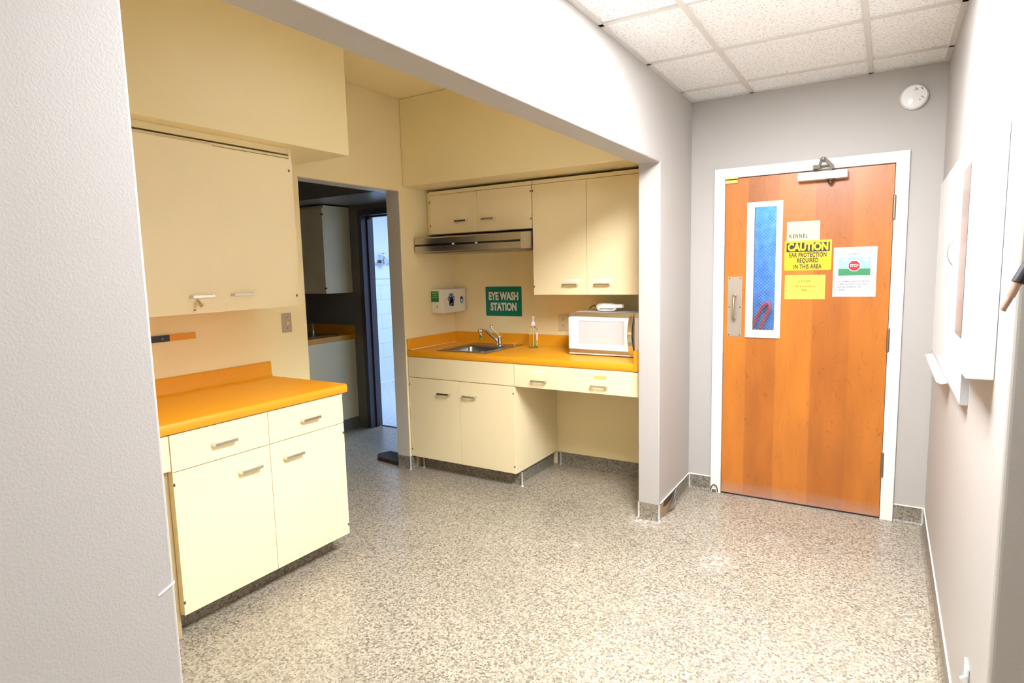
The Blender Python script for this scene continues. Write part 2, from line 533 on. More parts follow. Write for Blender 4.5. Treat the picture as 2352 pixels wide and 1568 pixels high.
class MB:
    """collects shapes in world coordinates (through self.M) and links ONE mesh object"""

    def __init__(self, M_=None):
        self.bm = bmesh.new()
        self.M = M_ or Matrix.Identity(4)

    def _v(self, p):
        return self.bm.verts.new(self.M @ Vector(p))

    def box(self, x0, x1, y0, y1, z0, z1):
        v = [self._v((x, y, z)) for x in (x0, x1) for y in (y0, y1) for z in (z0, z1)]
        for f in ((0, 1, 3, 2), (4, 6, 7, 5), (0, 4, 5, 1), (2, 3, 7, 6), (0, 2, 6, 4), (1, 5, 7, 3)):
            self.bm.faces.new([v[i] for i in f])
        return self

    def prism(self, pts, a0, a1, axis='x'):
        """polygon pts in the two other axes, extruded along axis from a0 to a1"""
        def mk(a, p):
            if axis == 'x':
                return (a, p[0], p[1])
            if axis == 'y':
                return (p[0], a, p[1])
            return (p[0], p[1], a)
        va = [self._v(mk(a0, p)) for p in pts]
        vb = [self._v(mk(a1, p)) for p in pts]
        n = len(pts)
        self.bm.faces.new(va)
        self.bm.faces.new(list(reversed(vb)))
        for i in range(n):
            self.bm.faces.new([va[i], vb[i], vb[(i + 1) % n], va[(i + 1) % n]])
        return self

    def tube(self, pts, r, seg=12, cap=True, radii=None):
        pts = [Vector(p) for p in pts]
        rings = []
        prev = None
        for i, p in enumerate(pts):
            if i == 0:
                t = pts[1] - p
            elif i == len(pts) - 1:
                t = p - pts[i - 1]
            else:
                t = (pts[i + 1] - pts[i - 1])
            t.normalize()
            if prev is None:
                a = Vector((0, 0, 1)) if abs(t.z) < 0.9 else Vector((1, 0, 0))
                n = t.cross(a).normalized()
            else:
                n = (prev - t * prev.dot(t)).normalized()
            prev = n
            b = t.cross(n)
            rr = radii[i] if radii else r
            rings.append([self._v(p + (n * math.cos(2 * math.pi * k / seg) + b * math.sin(2 * math.pi * k / seg)) * rr) for k in range(seg)])
        for i in range(len(rings) - 1):
            for k in range(seg):
                self.bm.faces.new([rings[i][k], rings[i][(k + 1) % seg], rings[i + 1][(k + 1) % seg], rings[i + 1][k]])
        if cap:
            self.bm.faces.new(list(reversed(rings[0])))
            self.bm.faces.new(rings[-1])
        return self

    def lathe(self, prof, c, seg=24, axis='z'):
        """prof: list of (radius, height) around an axis through c"""
        rings = []
        for r, h in prof:
            ring = []
            for k in range(seg):
                a = 2 * math.pi * k / seg
                u, v = r * math.cos(a), r * math.sin(a)
                if axis == 'z':
                    p = (c[0] + u, c[1] + v, c[2] + h)
                elif axis == 'y':
                    p = (c[0] + u, c[1] + h, c[2] + v)
                else:
                    p = (c[0] + h, c[1] + u, c[2] + v)
                ring.append(self._v(p))
            rings.append(ring)
        for i in range(len(rings) - 1):
            for k in range(seg):
                self.bm.faces.new([rings[i][k], rings[i][(k + 1) % seg], rings[i + 1][(k + 1) % seg], rings[i + 1][k]])
        self.bm.faces.new(list(reversed(rings[0])))
        self.bm.faces.new(rings[-1])
        return self

    def ball(self, c, r, seg=16):
        prof = [(max(1e-5, r * math.sin(math.pi * i / 8)), -r * math.cos(math.pi * i / 8)) for i in range(0, 9)]
        return self.lathe(prof, c, seg)

    def build(self, name, material, parent=None, bevel=0, smooth=False, segs=2, origin=None):
        bm = self.bm
        bmesh.ops.recalc_face_normals(bm, faces=bm.faces[:])
        me = bpy.data.meshes.new(name)
        off = Vector((0, 0, 0))
        if parent is not None:
            off = parent.get('_o') and Vector(parent['_o']) or Vector(root_origin(parent))
        elif origin is not None:
            off = Vector(origin)
        else:
            # origin at the centre of the base
            xs = [v.co for v in bm.verts]
            off = Vector(((min(p.x for p in xs) + max(p.x for p in xs)) / 2, (min(p.y for p in xs) + max(p.y for p in xs)) / 2, min(p.z for p in xs)))
        if material is not None and material.name in KEEP_WORLD:
            pass
        for v in bm.verts:
            v.co -= off
        bm.to_mesh(me)
        bm.free()
        o = bpy.data.objects.new(name, me)
        col.objects.link(o)
        if material is not None:
            me.materials.append(material)
        if parent is not None:
            o.parent = parent
        else:
            o.location = off
        if bevel:
            b = o.modifiers.new('bevel', 'BEVEL')
            b.width = bevel
            b.segments = segs
            b.limit_method = 'ANGLE'
            b.angle_limit = math.radians(40)
            b.harden_normals = False
        if smooth:
            for p in me.polygons:
                p.use_smooth = True
            try:
                me.set_sharp_from_angle(angle=math.radians(40))
            except Exception:
                pass
        return o


KEEP_WORLD = set()


def root_origin(o):
    while o.parent is not None:
        o = o.parent
    return o.location


def thing(name, label, cat, loc, group=None):
    o = bpy.data.objects.new(name, None)
    o.empty_display_size = 0.05
    col.objects.link(o)
    o.location = loc
    o['label'] = label
    o['category'] = cat
    if group:
        o['group'] = group
    return o


def tag(o, label, cat, group=None):
    o['label'] = label
    o['category'] = cat
    if group:
        o['group'] = group
    return o


def struct(o, label=None, cat=None):
    o['kind'] = 'structure'
    if label:
        o['label'] = label
        o['category'] = cat
    return o


def text_mesh(name, s, material, parent, pos, size, axis='-y', xs=1.0, bold=0.0, align='CENTER', depth=0.0004, spacing=1.0, rot=0.0):
    """flat lettering as a mesh; axis is the direction it faces"""
    cu = bpy.data.curves.new(name, 'FONT')
    cu.body = s
    cu.size = size
    cu.align_x = align
    cu.align_y = 'CENTER'
    cu.offset = bold
    cu.extrude = depth
    cu.space_character = spacing
    cu.resolution_u = 4
    to = bpy.data.objects.new('tmp_text', cu)
    col.objects.link(to)
    bpy.context.view_layer.update()
    dg = bpy.context.evaluated_depsgraph_get()
    me = bpy.data.meshes.new_from_object(to.evaluated_get(dg))
    bpy.data.objects.remove(to)
    me.name = name
    R = Matrix.Rotation(rot, 4, 'Z')
    Sx = Matrix.Diagonal((xs, 1, 1, 1))
    if axis == '-y':
        F = Matrix(((1, 0, 0, 0), (0, 0, -1, 0), (0, 1, 0, 0), (0, 0, 0, 1)))
    else:   # faces +x : text runs along +y
        F = Matrix(((0, 0, 1, 0), (1, 0, 0, 0), (0, 1, 0, 0), (0, 0, 0, 1)))
    me.transform(F @ R @ Sx)
    off = Vector(root_origin(parent))
    me.transform(Matrix.Translation(Vector(pos) - off))
    me.materials.clear()
    me.materials.append(material)
    o = bpy.data.objects.new(name, me)
    col.objects.link(o)
    o.parent = parent
    return o


# ------------------------------------------------------------ the shell
# floor
struct(MB().box(-4.1, 3.1, -2.1, 4.54, -0.06, 0).build('floor', M['floor'], origin=(0, 0, 0)), 'beige flecked resin floor of the hall and kitchen', 'floor')
struct(MB().box(-5.0, -1.0, 4.54, 8.2, -0.06, 0.0).build('floor_back', M['floor_pale'], origin=(0, 0, 0)), 'pale floor of the bright room beyond the back doorway', 'floor')
struct(MB().box(-0.1, 1.5, 4.54, 5.6, -0.06, 0.0).build('floor_kennel', M['floor_pale'], origin=(0, 0, 0)), 'pale floor behind the wooden door', 'floor')

# left wall with the big opening (pillar, header, far pillar)
lw = MB().prism([(-2.1, 0), (Y0, 0), (Y0, HH), (P_, HH), (P_, 0), (D, 0), (D, HK), (-2.1, HK)], -T, 0, 'x')
struct(lw.build('wall_left', M['hall_paint'], bevel=0.006, segs=3), 'textured grey wall with the wide opening into the kitchen', 'wall')
# door wall
dw = MB().prism([(-T, 0), (0.165, 0), (0.165, 2.07), (1.165, 2.07), (1.165, 0), (1.5, 0), (1.5, HK), (-T, HK)], D, D + 0.125, 'y')
struct(dw.build('wall_far', M['hall_paint']), 'grey wall around the wooden door', 'wall')
# right wall
struct(MB().box(W, W + 0.15, Y1, D, 0, HK).build('wall_right', M['hall_paint'], bevel=0.012, segs=4), 'grey side wall carrying the whiteboard', 'wall')
struct(MB().box(W + 0.15, 3.1, Y1, Y1 + 0.12, 0, HK).build('wall_near_right', M['hall_paint']), 'short grey wall end at the right edge', 'wall')
struct(MB().box(3.1, 3.2, -2.1, Y1 + 0.12, 0, HK).build('wall_far_right', M['hall_paint']))
struct(MB().box(-T, 3.2, -2.2, -2.1, 0, HK).build('wall_rear', M['hall_paint']))
# kitchen back wall, side wall, near wall
struct(MB().box(A, -T, S, S + 0.12, 0, HK).build('wall_kitchen_back', M['kitchen_paint']), 'cream wall behind the sink counter', 'wall')
J1, J2, ZD = 2.727, 3.628, 2.085
sw = MB().prism([(0.4, 0), (J1, 0), (J1, ZD), (J2, ZD), (J2, 0), (4.38, 0), (4.38, HK), (0.4, HK)], B, A, 'x')
struct(sw.build('wall_kitchen_left', M['kitchen_paint'], bevel=0.003), 'cream side wall with the open doorway', 'wall')
struct(MB().box(A, -T, 0.40, 0.52, 0, HK).build('wall_kitchen_near', M['kitchen_paint']))
struct(MB().box(B, -T, 0.40, 4.38, HK, HK + 0.08).build('ceiling_kitchen', M['kitchen_paint']), 'cream kitchen ceiling', 'ceiling')
# painted lining of the doorway
tl = MB()
tl.box(B - 0.002, A - 0.004, J2 - 0.004, J2 - 0.0005, HB, ZD - 0.004)
tl.box(B - 0.002, A - 0.004, J1 + 0.0005, J1 + 0.004, HB, ZD - 0.004)
tl.box(B - 0.002, A - 0.004, J1 + 0.004, J2 - 0.004, ZD - 0.004, ZD - 0.0005)
struct(tl.build('trim_1', M['jamb_paint']), 'grey painted lining of the open doorway', 'trim')
# soffits
LSX, LSY = -1.505, 2.715
struct(MB().box(A, LSX, 0.52, LSY, 2.150, HK).build('wall_soffit_left', M['kitchen_paint'], bevel=0.003), 'cream boxed soffit over the left wall cabinets', 'soffit')
struct(MB().box(A, -T, 3.666, S, 2.118, HK).build('wall_soffit_back', M['kitchen_paint'], bevel=0.008, segs=3), 'cream boxed soffit over the sink wall cabinets', 'soffit')

# hall ceiling tiles and grid
T1, T2 = 0.357, 0.974
tees_x = [-0.26 + 0.0, T1, T2, 1.591, 2.208, 2.825]
cross = [3.947 - 0.6085 * k for k in range(0, 10)]
fx = [(T1, T2, cross[4], cross[2]), (T1, T2, cross[9], cross[7]), (1.591, 2.208, cross[7], cross[5])]       # hall troffer, then two added fill troffers in the grid
cl = MB()
cl.box(0.0, 3.1, cross[2], D, H + 0.008, H + 0.03)
cl.box(0.0, T1, -2.1, cross[2], H + 0.008, H + 0.03)
cl.box(T2, 1.591, -2.1, cross[2], H + 0.008, H + 0.03)
cl.box(2.208, 3.1, -2.1, cross[2], H + 0.008, H + 0.03)
cl.box(1.591, 2.208, cross[5], cross[2], H + 0.008, H + 0.03)
cl.box(1.591, 2.208, -2.1, cross[7], H + 0.008, H + 0.03)
cl.box(T1, T2, cross[7], cross[4], H + 0.008, H + 0.03)
cl.box(T1, T2, -2.1, cross[9], H + 0.008, H + 0.03)
struct(cl.build('ceiling', M['tile'], origin=(0, 0, 0)), 'white speckled acoustic tile ceiling of the hall', 'ceiling')
gr = MB()
for x in tees_x[1:]:
    gr.box(x - 0.012, x + 0.012, -2.1 if x > W else -2.1, D if x < W else Y1, H, H + 0.008)
for y in cross:
    segs_ = [(0.0, T1 - 0.012), (T1 + 0.012, T2 - 0.012), (T2 + 0.012, W if y > Y1 else 1.579)]
    for a, b in segs_:
        gr.box(a, b, y - 0.012, y + 0.012, H, H + 0.008)
gr.box(0.0, 0.022, -2.1, D, H, H + 0.0075)
gr.box(W - 0.022, W, Y1, D, H, H + 0.0075)
gr.box(0.022, W - 0.022, D - 0.022, D, H, H + 0.0075)
struct(gr.build('ceiling_grid', M['grid']), 'thin metal grid holding the ceiling tiles', 'ceiling grid')
struct(MB().box(-T, 3.2, -2.2, 4.4, HK + 0.0, HK + 0.08).build('ceiling_deck', M['hole']))

for i, (a, b, c, d) in enumerate(fx):
    r = thing('ceiling_or_fill_light', ['recessed two-lamp ceiling fixture over the hall in front of the door',
                                'added unseen fill fixture in the ceiling behind the viewer',
                                'added unseen fill fixture over the wider space to the right'][i], 'ceiling light', ((a + b) / 2, (c + d) / 2, H))
    MB().box(a + 0.02, b - 0.02, c + 0.02, d - 0.02, H + 0.004, H + 0.010).build('diffuser', M[('lamp_hall', 'fill_rear', 'fill_side')[i]], r)
    f = MB()
    f.box(a + 0.012, b - 0.012, c + 0.012, c + 0.02, H, H + 0.012)
    f.box(a + 0.012, b - 0.012, d - 0.02, d - 0.012, H, H + 0.012)
    f.box(a + 0.012, a + 0.02, c + 0.02, d - 0.02, H, H + 0.012)
    f.box(b - 0.02, b - 0.012, c + 0.02, d - 0.02, H, H + 0.012)
    f.box(a + 0.012, b - 0.012, c + 0.012, d - 0.012, H + 0.012, H + 0.10)
    f.build('frame', M['white_metal'], r)

r = thing('ceiling_or_fill_light', 'added unseen fill fixture in the middle of the kitchen ceiling', 'ceiling light', (-0.65, 2.50, HK - 0.05))  # added only to raise the fill light in the kitchen
MB().box(-0.75, -0.55, 2.10, 2.90, HK - 0.05, HK - 0.0005).build('housing', M['white_metal'], r)
MB().box(-0.74, -0.56, 2.11, 2.89, HK - 0.062, HK - 0.0505).build('diffuser', M['fill_kitchen'], r)

# baseboards
def cove(mb_axis, a0, a1, face, sign):
    """coved base: profile (outward, z) placed against `face`, outward along sign"""
    prof = [(0, 0), (0.022, 0), (0.012, 0.004), (0.006, 0.014), (0.004, 0.03), (0.004, HB), (0, HB)]
    mb = MB()
    mb.prism([(face + sign * p, z) for p, z in prof], a0, a1, mb_axis)
    return mb


def capline(x0, x1, y0, y1):
    return MB().box(x0, x1, y0, y1, HB - 0.001, HB + 0.005)


def base(name, axis, a0, a1, face, sign, label=None):
    o = struct(cove(axis, a0, a1, face, sign).build(name, M['base'], origin=(0, 0, 0)))
    return o


base('baseboard_far_left', 'x', 0.0, 0.15, D, -1)
base('baseboard_far_right', 'x', 1.18, W, D, -1)
base('baseboard_right', 'y', Y1, D, W, -1)
base('baseboard_pillar', 'x', -T, 0.0, P_, -1)
base('baseboard_near_left', 'y', -2.1, Y0, 0.0, 1)
base('baseboard_kitchen_back', 'x', -1.021, -T, S, -1)
base('baseboard_kitchen_side', 'y', J2, 3.69, A, 1)
base('baseboard_kitchen_left', 'y', 2.45, J1, A, 1)
base('baseboard_jamb', 'x', B, A, J2, -1)
base('baseboard_pillar_back', 'y', P_ + 0.0, S, -T, -1)
base('baseboard_near_right', 'x', W, 3.1, Y1, -1)
# peeling base on the hall side of the far pillar: whole from y 3.86 on, curling away before it
pb = MB()
prof = [(0, 0), (0.022, 0), (0.012, 0.004), (0.006, 0.014), (0.004, 0.03), (0.004, HB), (0.0, HB)]
stations = [(D, 0.0, 1.0), (3.98, 0.0, 1.0), (3.90, 0.004, 0.97), (3.84, 0.014, 0.92), (3.79, 0.026, 0.80), (3.765, 0.040, 0.58), (3.745, 0.046, 0.35), (3.71, 0.030, 0.16), (3.65, 0.012, 0.10)]
rings = []
for y, lean, hs in stations:
    rings.append([pb._v((p + lean * min(1, z * hs / 0.05), y, z * hs)) for p, z in prof])
for i in range(len(rings) - 1):
    for k in range(len(prof)):
        pb.bm.faces.new([rings[i][k], rings[i][(k + 1) % len(prof)], rings[i + 1][(k + 1) % len(prof)], rings[i + 1][k]])
pb.bm.faces.new(rings[0])
pb.bm.faces.new(list(reversed(rings[-1])))
struct(pb.build('baseboard_left', M['base'], origin=(0, 0, 0)), 'flecked base peeling off the wall beside the pillar', 'baseboard')
# cavity and bare board behind the peeling base
hb = MB().prism([(3.60, 0.006), (3.60, 0.088), (3.63, 0.097), (3.80, 0.085), (3.84, 0.070), (3.78, 0.006)], 0.0008, 0.003, 'x')
struct(hb.build('trim_2', M['cardboard']), 'bare brown board exposed behind the peeled base', 'trim')
hb = MB().prism([(3.635, 0.062), (3.66, 0.094), (3.81, 0.090), (3.85, 0.086), (3.80, 0.060), (3.72, 0.050)], 0.003, 0.0042, 'x')
struct(hb.build('trim_3', M['hole']), 'dark cavity in the wall at the peeled base', 'trim')
cp = MB()
cp.box(0.0, 0.15, D - 0.006, D - 0.0005, HB + 0.0005, HB + 0.006)
cp.box(1.18, W, D - 0.006, D - 0.0005, HB + 0.0005, HB + 0.006)
cp.box(W - 0.006, W - 0.0005, Y1, D - 0.006, HB + 0.0005, HB + 0.006)
cp.box(0.0005, 0.006, P_ + 0.02, D - 0.006, HB + 0.0005, HB + 0.006)
struct(cp.build('trim_4', M['caulk']), 'white caulk line along the top of the hall base', 'trim')
struct(MB().prism([(0.729, 0.9265), (0.740, 0.930), (0.7605, 0.9385), (0.7605, 0.9425), (0.742, 0.935), (0.730, 0.930)], 0.0, 0.0012, 'x').build('trim_30', M['caulk']), 'pale paint chip on the edge of the near wall', 'trim')
k = 5
for (x, y, h) in ((0.0, P_, HB), (-T + 0.004, P_ - 0.004, HB), (0.006, D - 0.006, HB), (W - 0.008, D - 0.008, HB), (A + 0.002, J2 - 0.006, HB), (A + 0.07, 3.70, 0.085), (-1.012, 3.70, 0.10), (-0.990, S - 0.012, HB)):
    c = MB().tube([(x, y, 0.0), (x, y, 0.004), (x, y, 0.012), (x, y, h)], 0.006, 10, radii=[0.014, 0.011, 0.0065, 0.0055])
    struct(c.build('trim_%d' % k, M['clear_strip'], smooth=True), None)
    k += 1

# ------------------------------------------------------------ cabinets
# local frame: u along the front, v outward from the wall, w up
FY = Matrix(((1, 0, 0, 0), (0, -1, 0, S), (0, 0, 1, 0), (0, 0, 0, 1)))         # sink wall (faces -y): world = (u, S - v, w)
FX = Matrix(((0, 1, 0, A), (1, 0, 0, 0), (0, 0, 1, 0), (0, 0, 0, 1)))          # side wall (faces +x): world = (A + v, u, w)


def handle(F, parent, u, w, v, length=0.118, key=False):
    mb = MB(F)
    h = length / 2
    # flat strap pull: two feet, two sloping arms and the bar
    mb.prism([(u - h, v), (u - h + 0.012, v), (u - h + 0.016, v + 0.020), (u + h - 0.016, v + 0.020), (u + h - 0.012, v), (u + h, v),
              (u + h, v + 0.004), (u + h - 0.006, v + 0.026), (u - h + 0.006, v + 0.026), (u - h, v + 0.004)], w - 0.007, w + 0.007, 'z')
    o = mb.build('handle', M['nickel'], parent, bevel=0.0015)
    mb = MB(F)
    mb.prism([(u - h + 0.012, v), (u - h + 0.016, v + 0.001), (u + h - 0.016, v + 0.001), (u + h - 0.012, v)], w - 0.016, w - 0.007, 'z')
    return o


def pin_hinge(F, parent, u, w, v):
    MB(F).box(u - 0.004, u + 0.004, v - 0.001, v + 0.003, w - 0.006, w + 0.006).build('hinge', M['hinge_dark'], parent, bevel=0.001)


def front(F, parent, kind, u0, u1, w0, w1, v, hu=None, hw=None, hinges=(), th=0.019):
    g = 0.0011
    d = MB(F).box(u0 + g, u1 - g, v - th, v, w0 + g, w1 - g).build(kind, M['cabinet'], parent, bevel=0.0012)
    if hu is not None:
        handle(F, d, hu, hw, v)
    for (a, b) in hinges:
        pin_hinge(F, d, a, b, v)
    return d


def carcass(F, parent, u0, u1, depth, w0, w1, kick=None, top=True, mat_='cabinet'):
    t = 0.018
    m_ = MB(F)
    m_.box(u0, u0 + t, 0.002, depth, w0, w1)
    m_.box(u1 - t, u1, 0.002, depth, w0, w1)
    m_.box(u0 + t, u1 - t, 0.002, 0.010, w0, w1)
    m_.box(u0 + t, u1 - t, 0.010, depth, w0, w0 + t)
    if top:
        m_.box(u0 + t, u1 - t, 0.010, depth, w1 - t, w1)
    o = m_.build('body', M[mat_], parent)
    # dark sheet right behind the fronts, its colour stands in for shade in the joints
    g_ = MB(F).box(u0 + t, u1 - t, depth - 0.004, depth - 0.0005, w0 + t, w1 - (t if top else 0.0))
    g_.build('joint_shade_panel', M['cabinet_dark'], parent)
    if kick:
        kb = MB(F)
        kb.box(u0 + kick[1], u1 - kick[2], 0.03, depth - kick[0], 0.0, w0)
        kb.build('toe_kick', M['base'], parent)
    return o


# --- sink base cabinet (faces -y), front plane y = 3.638 -> v = .622
VF = S - 3.638
u0, u1 = A + 0.006, -1.023
t = thing('sink_base_cabinet', 'cream two-door base cabinet under the steel sink', 'cabinet', ((u0 + u1) / 2, S - 0.3, 0))
carcass(FY, t, u0, u1, VF - 0.0195, 0.103, 0.868, kick=(0.06, 0.012, 0.02), top=False)
ap = front(FY, t, 'apron_panel', u0, u1, 0.716, 0.868, VF)
um = -1.482
front(FY, t, 'door', u0, um, 0.103, 0.714, VF, -1.62, 0.612, [(u0 + 0.008, 0.66), (u0 + 0.008, 0.16)])
front(FY, t, 'door', um, u1, 0.103, 0.714, VF, -1.39, 0.612, [(u1 - 0.008, 0.665), (u1 - 0.008, 0.155)])

# --- drawer unit over the knee space
t = thing('drawer_unit', 'cream two-drawer unit hung under the orange worktop above the knee space', 'drawer unit', (-0.6, S - 0.3, 0.715))
t_ = 0.018
a_, b_ = -1.023 + 0.002, -T - 0.004
m_ = MB(FY)
m_.box(a_, b_, 0.30, VF - 0.0195, 0.716, 0.726)
m_.box(a_, b_, 0.30, 0.31, 0.726, 0.868)
m_.box(a_, a_ + t_, 0.31, VF - 0.0195, 0.726, 0.868)
m_.box(b_ - t_, b_, 0.31, VF - 0.0195, 0.726, 0.868)
m_.build('body', M['cabinet'], t)
MB(FY).box(a_ + t_, b_ - t_, VF - 0.024, VF - 0.020, 0.727, 0.868).build('joint_shade_panel', M['cabinet_dark'], t)  # dark sheet whose colour stands for shade between the drawers
d1 = front(FY, t, 'drawer', -1.021, -0.609, 0.715, 0.868, VF, -0.828, 0.766)
MB(FY).box(-0.868, -0.777, VF, VF + 0.0006, 0.822, 0.835).build('label_strip', M['paper_white'], d1)
d2 = front(FY, t, 'drawer', -0.609, -0.190, 0.715, 0.868, VF, -0.403, 0.765)
MB(FY).box(-0.437, -0.355, VF, VF + 0.0006, 0.808, 0.831).build('label_strip', mat('orange_label', (0.85, 0.52, 0.16, 1), 0.6), d2)
front(FY, t, 'filler_panel', -0.190, -T - 0.006, 0.715, 0.868, VF)


# --- worktops
def worktop_profile(v1, z0, zt, zs, vback=0.001):
    r = 0.014
    p = [(vback, z0), (v1 - 0.004, z0), (v1, z0 + 0.006), (v1, zt - r), (v1 - r * 0.3, zt - r * 0.3), (v1 - r, zt), (0.030, zt), (0.022, zt + 0.006), (0.020, zt + 0.014),
         (0.020, zs - 0.006), (0.014, zs), (vback, zs)]
    return p


CV = S - 3.635
t = thing('sink_worktop', 'orange laminate worktop with backsplash running along the sink wall', 'worktop', (-1.05, S - 0.3, 0.87))
pr_ = worktop_profile(CV, 0.870, 0.917, 1.002)
HX0, HX1, HV0, HV1 = -1.712, -1.288, S - 4.185, S - 3.715
wt = MB(FY)
wt.prism(pr_, A + 0.001, HX0, 'x')
wt.prism(pr_, HX1, -T - 0.001, 'x')
pf = [(HV1, 0.870)] + [q for q in pr_ if q[0] > HV1] + [(HV1, 0.917)]
wt.prism(pf, HX0, HX1, 'x')
pk = [(0.001, 0.870), (HV0, 0.870), (HV0, 0.917)] + pr_[6:]
wt.prism(pk, HX0, HX1, 'x')
wt.build('slab', M['worktop'], t, smooth=True)
MB(FY).box(A + 0.001, A + 0.021, 0.021, CV - 0.002, 0.9175, 1.002).build('side_splash', M['worktop'], t, bevel=0.004)
MB(FY).box(-T - 0.050, -T - 0.001, 0.021, CV + 0.008, 0.872, 0.998).build('side_splash', M['worktop'], t, bevel=0.004)
MB(FY).box(A + 0.021, A + 0.026, 0.03, CV - 0.03, 0.9172, 0.9215).build('caulk_line', M['caulk'], t)

# --- sink
t = thing('sink', 'square stainless steel sink set in the orange worktop', 'sink', (-1.5, 3.95, 0.917))
RX0, RX1, RY0, RY1 = -1.725, -1.275, 3.695, 4.20
BX0, BX1, BY0, BY1 = -1.665, -1.335, 3.735, 4.045
zr = 0.921
rm = MB()
rm.box(RX0, RX1, RY0, BY0, 0.9172, zr)
rm.box(RX0, RX1, BY1, RY1, 0.9172, zr)
rm.box(RX0, BX0, BY0, BY1, 0.9172, zr)
rm.box(BX1, RX1, BY0, BY1, 0.9172, zr)
rm.build('rim', M['steel_dark'], t, bevel=0.002)
bw = MB()


def rrect(x0, x1, y0, y1, r, n=5):
    pts = []
    for cx, cy, a0 in ((x1 - r, y1 - r, 0), (x0 + r, y1 - r, 90), (x0 + r, y0 + r, 180), (x1 - r, y0 + r, 270)):
        for i in range(n + 1):
            a = math.radians(a0 + 90 * i / n)
            pts.append((cx + r * math.cos(a), cy + r * math.sin(a)))
    return pts


levels = [(0.0, 0.9205, 0.04), (0.004, 0.905, 0.04), (0.012, 0.79, 0.045), (0.03, 0.772, 0.05), (0.12, 0.768, 0.03)]
prev = None
for ins, z, r_ in levels:
    ring = [bw._v((p[0], p[1], z)) for p in rrect(BX0 + ins, BX1 - ins, BY0 + ins, BY1 - ins, r_)]
    if prev:
        for i in range(len(ring)):
            bw.bm.faces.new([prev[i], prev[(i + 1) % len(ring)], ring[(i + 1) % len(ring)], ring[i]])
    prev = ring
bw.bm.faces.new(prev)
bowl = bw.build('bowl', M['steel_dark'], t, smooth=True)
sm = bowl.modifiers.new('solid', 'SOLIDIFY')
sm.thickness = 0.0015
# corner fill of the square cut-out round the curved bowl
MB().lathe([(0.036, 0.0), (0.036, 0.003), (0.018, 0.003)], (-1.5, 3.89, 0.769), 20).build('drain', M['chrome'], t, smooth=True)
MB().tube([(-1.31, 4.13, 0.921), (-1.31, 4.13, 0.932)], 0.012, 14).build('hole_cap', M['chrome'], t, smooth=True)

# --- faucet
t = thing('faucet', 'chrome single-lever faucet with raised spout and green aerator at the sink', 'faucet', (-1.44, 4.12, 0.921))
fxx, fy = -1.44, 4.12
MB().lathe([(0.028, 0), (0.028, 0.004), (0.021, 0.010), (0.020, 0.055), (0.021, 0.060), (0.019, 0.072), (0.012, 0.080)], (fxx, fy, 0.9212)).build('base', M['chrome'], t, smooth=True)
MB().tube([(fxx - 0.010, fy - 0.006, 0.955), (fxx - 0.035, fy - 0.045, 0.995), (fxx - 0.058, fy - 0.085, 1.035), (fxx - 0.070, fy - 0.110, 1.045), (fxx - 0.080, fy - 0.130, 1.045)], 0.011, 12,
          radii=[0.013, 0.0115, 0.0105, 0.0105, 0.0105]).build('spout', M['chrome'], t, smooth=True)
sh = MB().lathe([(0.010, -0.045), (0.013, -0.030), (0.014, -0.012), (0.020, -0.006), (0.021, 0.012), (0.016, 0.018)], (fxx - 0.082, fy - 0.135, 1.042)).build('spray_head', M['chrome'], t, smooth=True)
MB().lathe([(0.010, -0.018), (0.011, -0.004), (0.009, 0.0)], (fxx - 0.082, fy - 0.135, 0.994)).build('aerator', M['green_aerator'], sh, smooth=True)
lv = MB().tube([(fxx, fy, 0.995), (fxx - 0.025, fy - 0.02, 1.025), (fxx - 0.052, fy - 0.03, 1.062)], 0.005, 10).build('lever', M['chrome'], t, smooth=True)
MB().ball((fxx - 0.053, fy - 0.031, 1.068), 0.013).build('lever_knob', M['chrome'], lv, smooth=True)

# --- soap bottle
bx, by = -1.128, 4.10
t = thing('soap_bottle', 'clear plastic pump bottle with white pump between sink and microwave', 'bottle', (bx, by, 0.9175))
MB().lathe([(0.028, 0.0), (0.034, 0.004), (0.033, 0.03), (0.030, 0.075), (0.033, 0.12), (0.033, 0.135), (0.022, 0.152), (0.013, 0.158), (0.013, 0.166)], (bx, by, 0.9178)).build('bottle_body', M['clear'], t, smooth=True)
MB().lathe([(0.024, 0.0), (0.030, 0.003), (0.029, 0.018)], (bx, by, 0.922)).build('soap', M['soap'], t, smooth=True)
MB(Matrix.Rotation(0.0, 4, 'Z')).prism([(bx + 0.0335, by - 0.016), (bx + 0.0345, by - 0.004), (bx + 0.0340, by + 0.008), (bx + 0.0350, by + 0.008), (bx + 0.0358, by - 0.004), (bx + 0.0348, by - 0.016)], 0.975, 1.035, 'z').build('label', M['white_plastic'], t)
MB().prism([(bx + 0.0335, by - 0.018), (bx + 0.0345, by - 0.004), (bx + 0.0340, by + 0.008), (bx + 0.0350, by + 0.008), (bx + 0.0358, by - 0.004), (bx + 0.0348, by - 0.018)], 0.935, 0.974, 'z').build('label_band', mat('lime_label', (0.35, 0.62, 0.08, 1), 0.5), t)
MB().tube([(bx, by, 0.93), (bx + 0.003, by, 1.0), (bx - 0.002, by, 1.08)], 0.0035, 8).build('dip_tube', M['white_plastic'], t, smooth=True)
MB().lathe([(0.0155, 0.0), (0.0165, 0.012), (0.015, 0.022), (0.006, 0.030), (0.005, 0.052), (0.010, 0.056), (0.0135, 0.062), (0.0125, 0.067)], (bx, by, 1.083)).build('pump', M['white_plastic'], t, smooth=True)

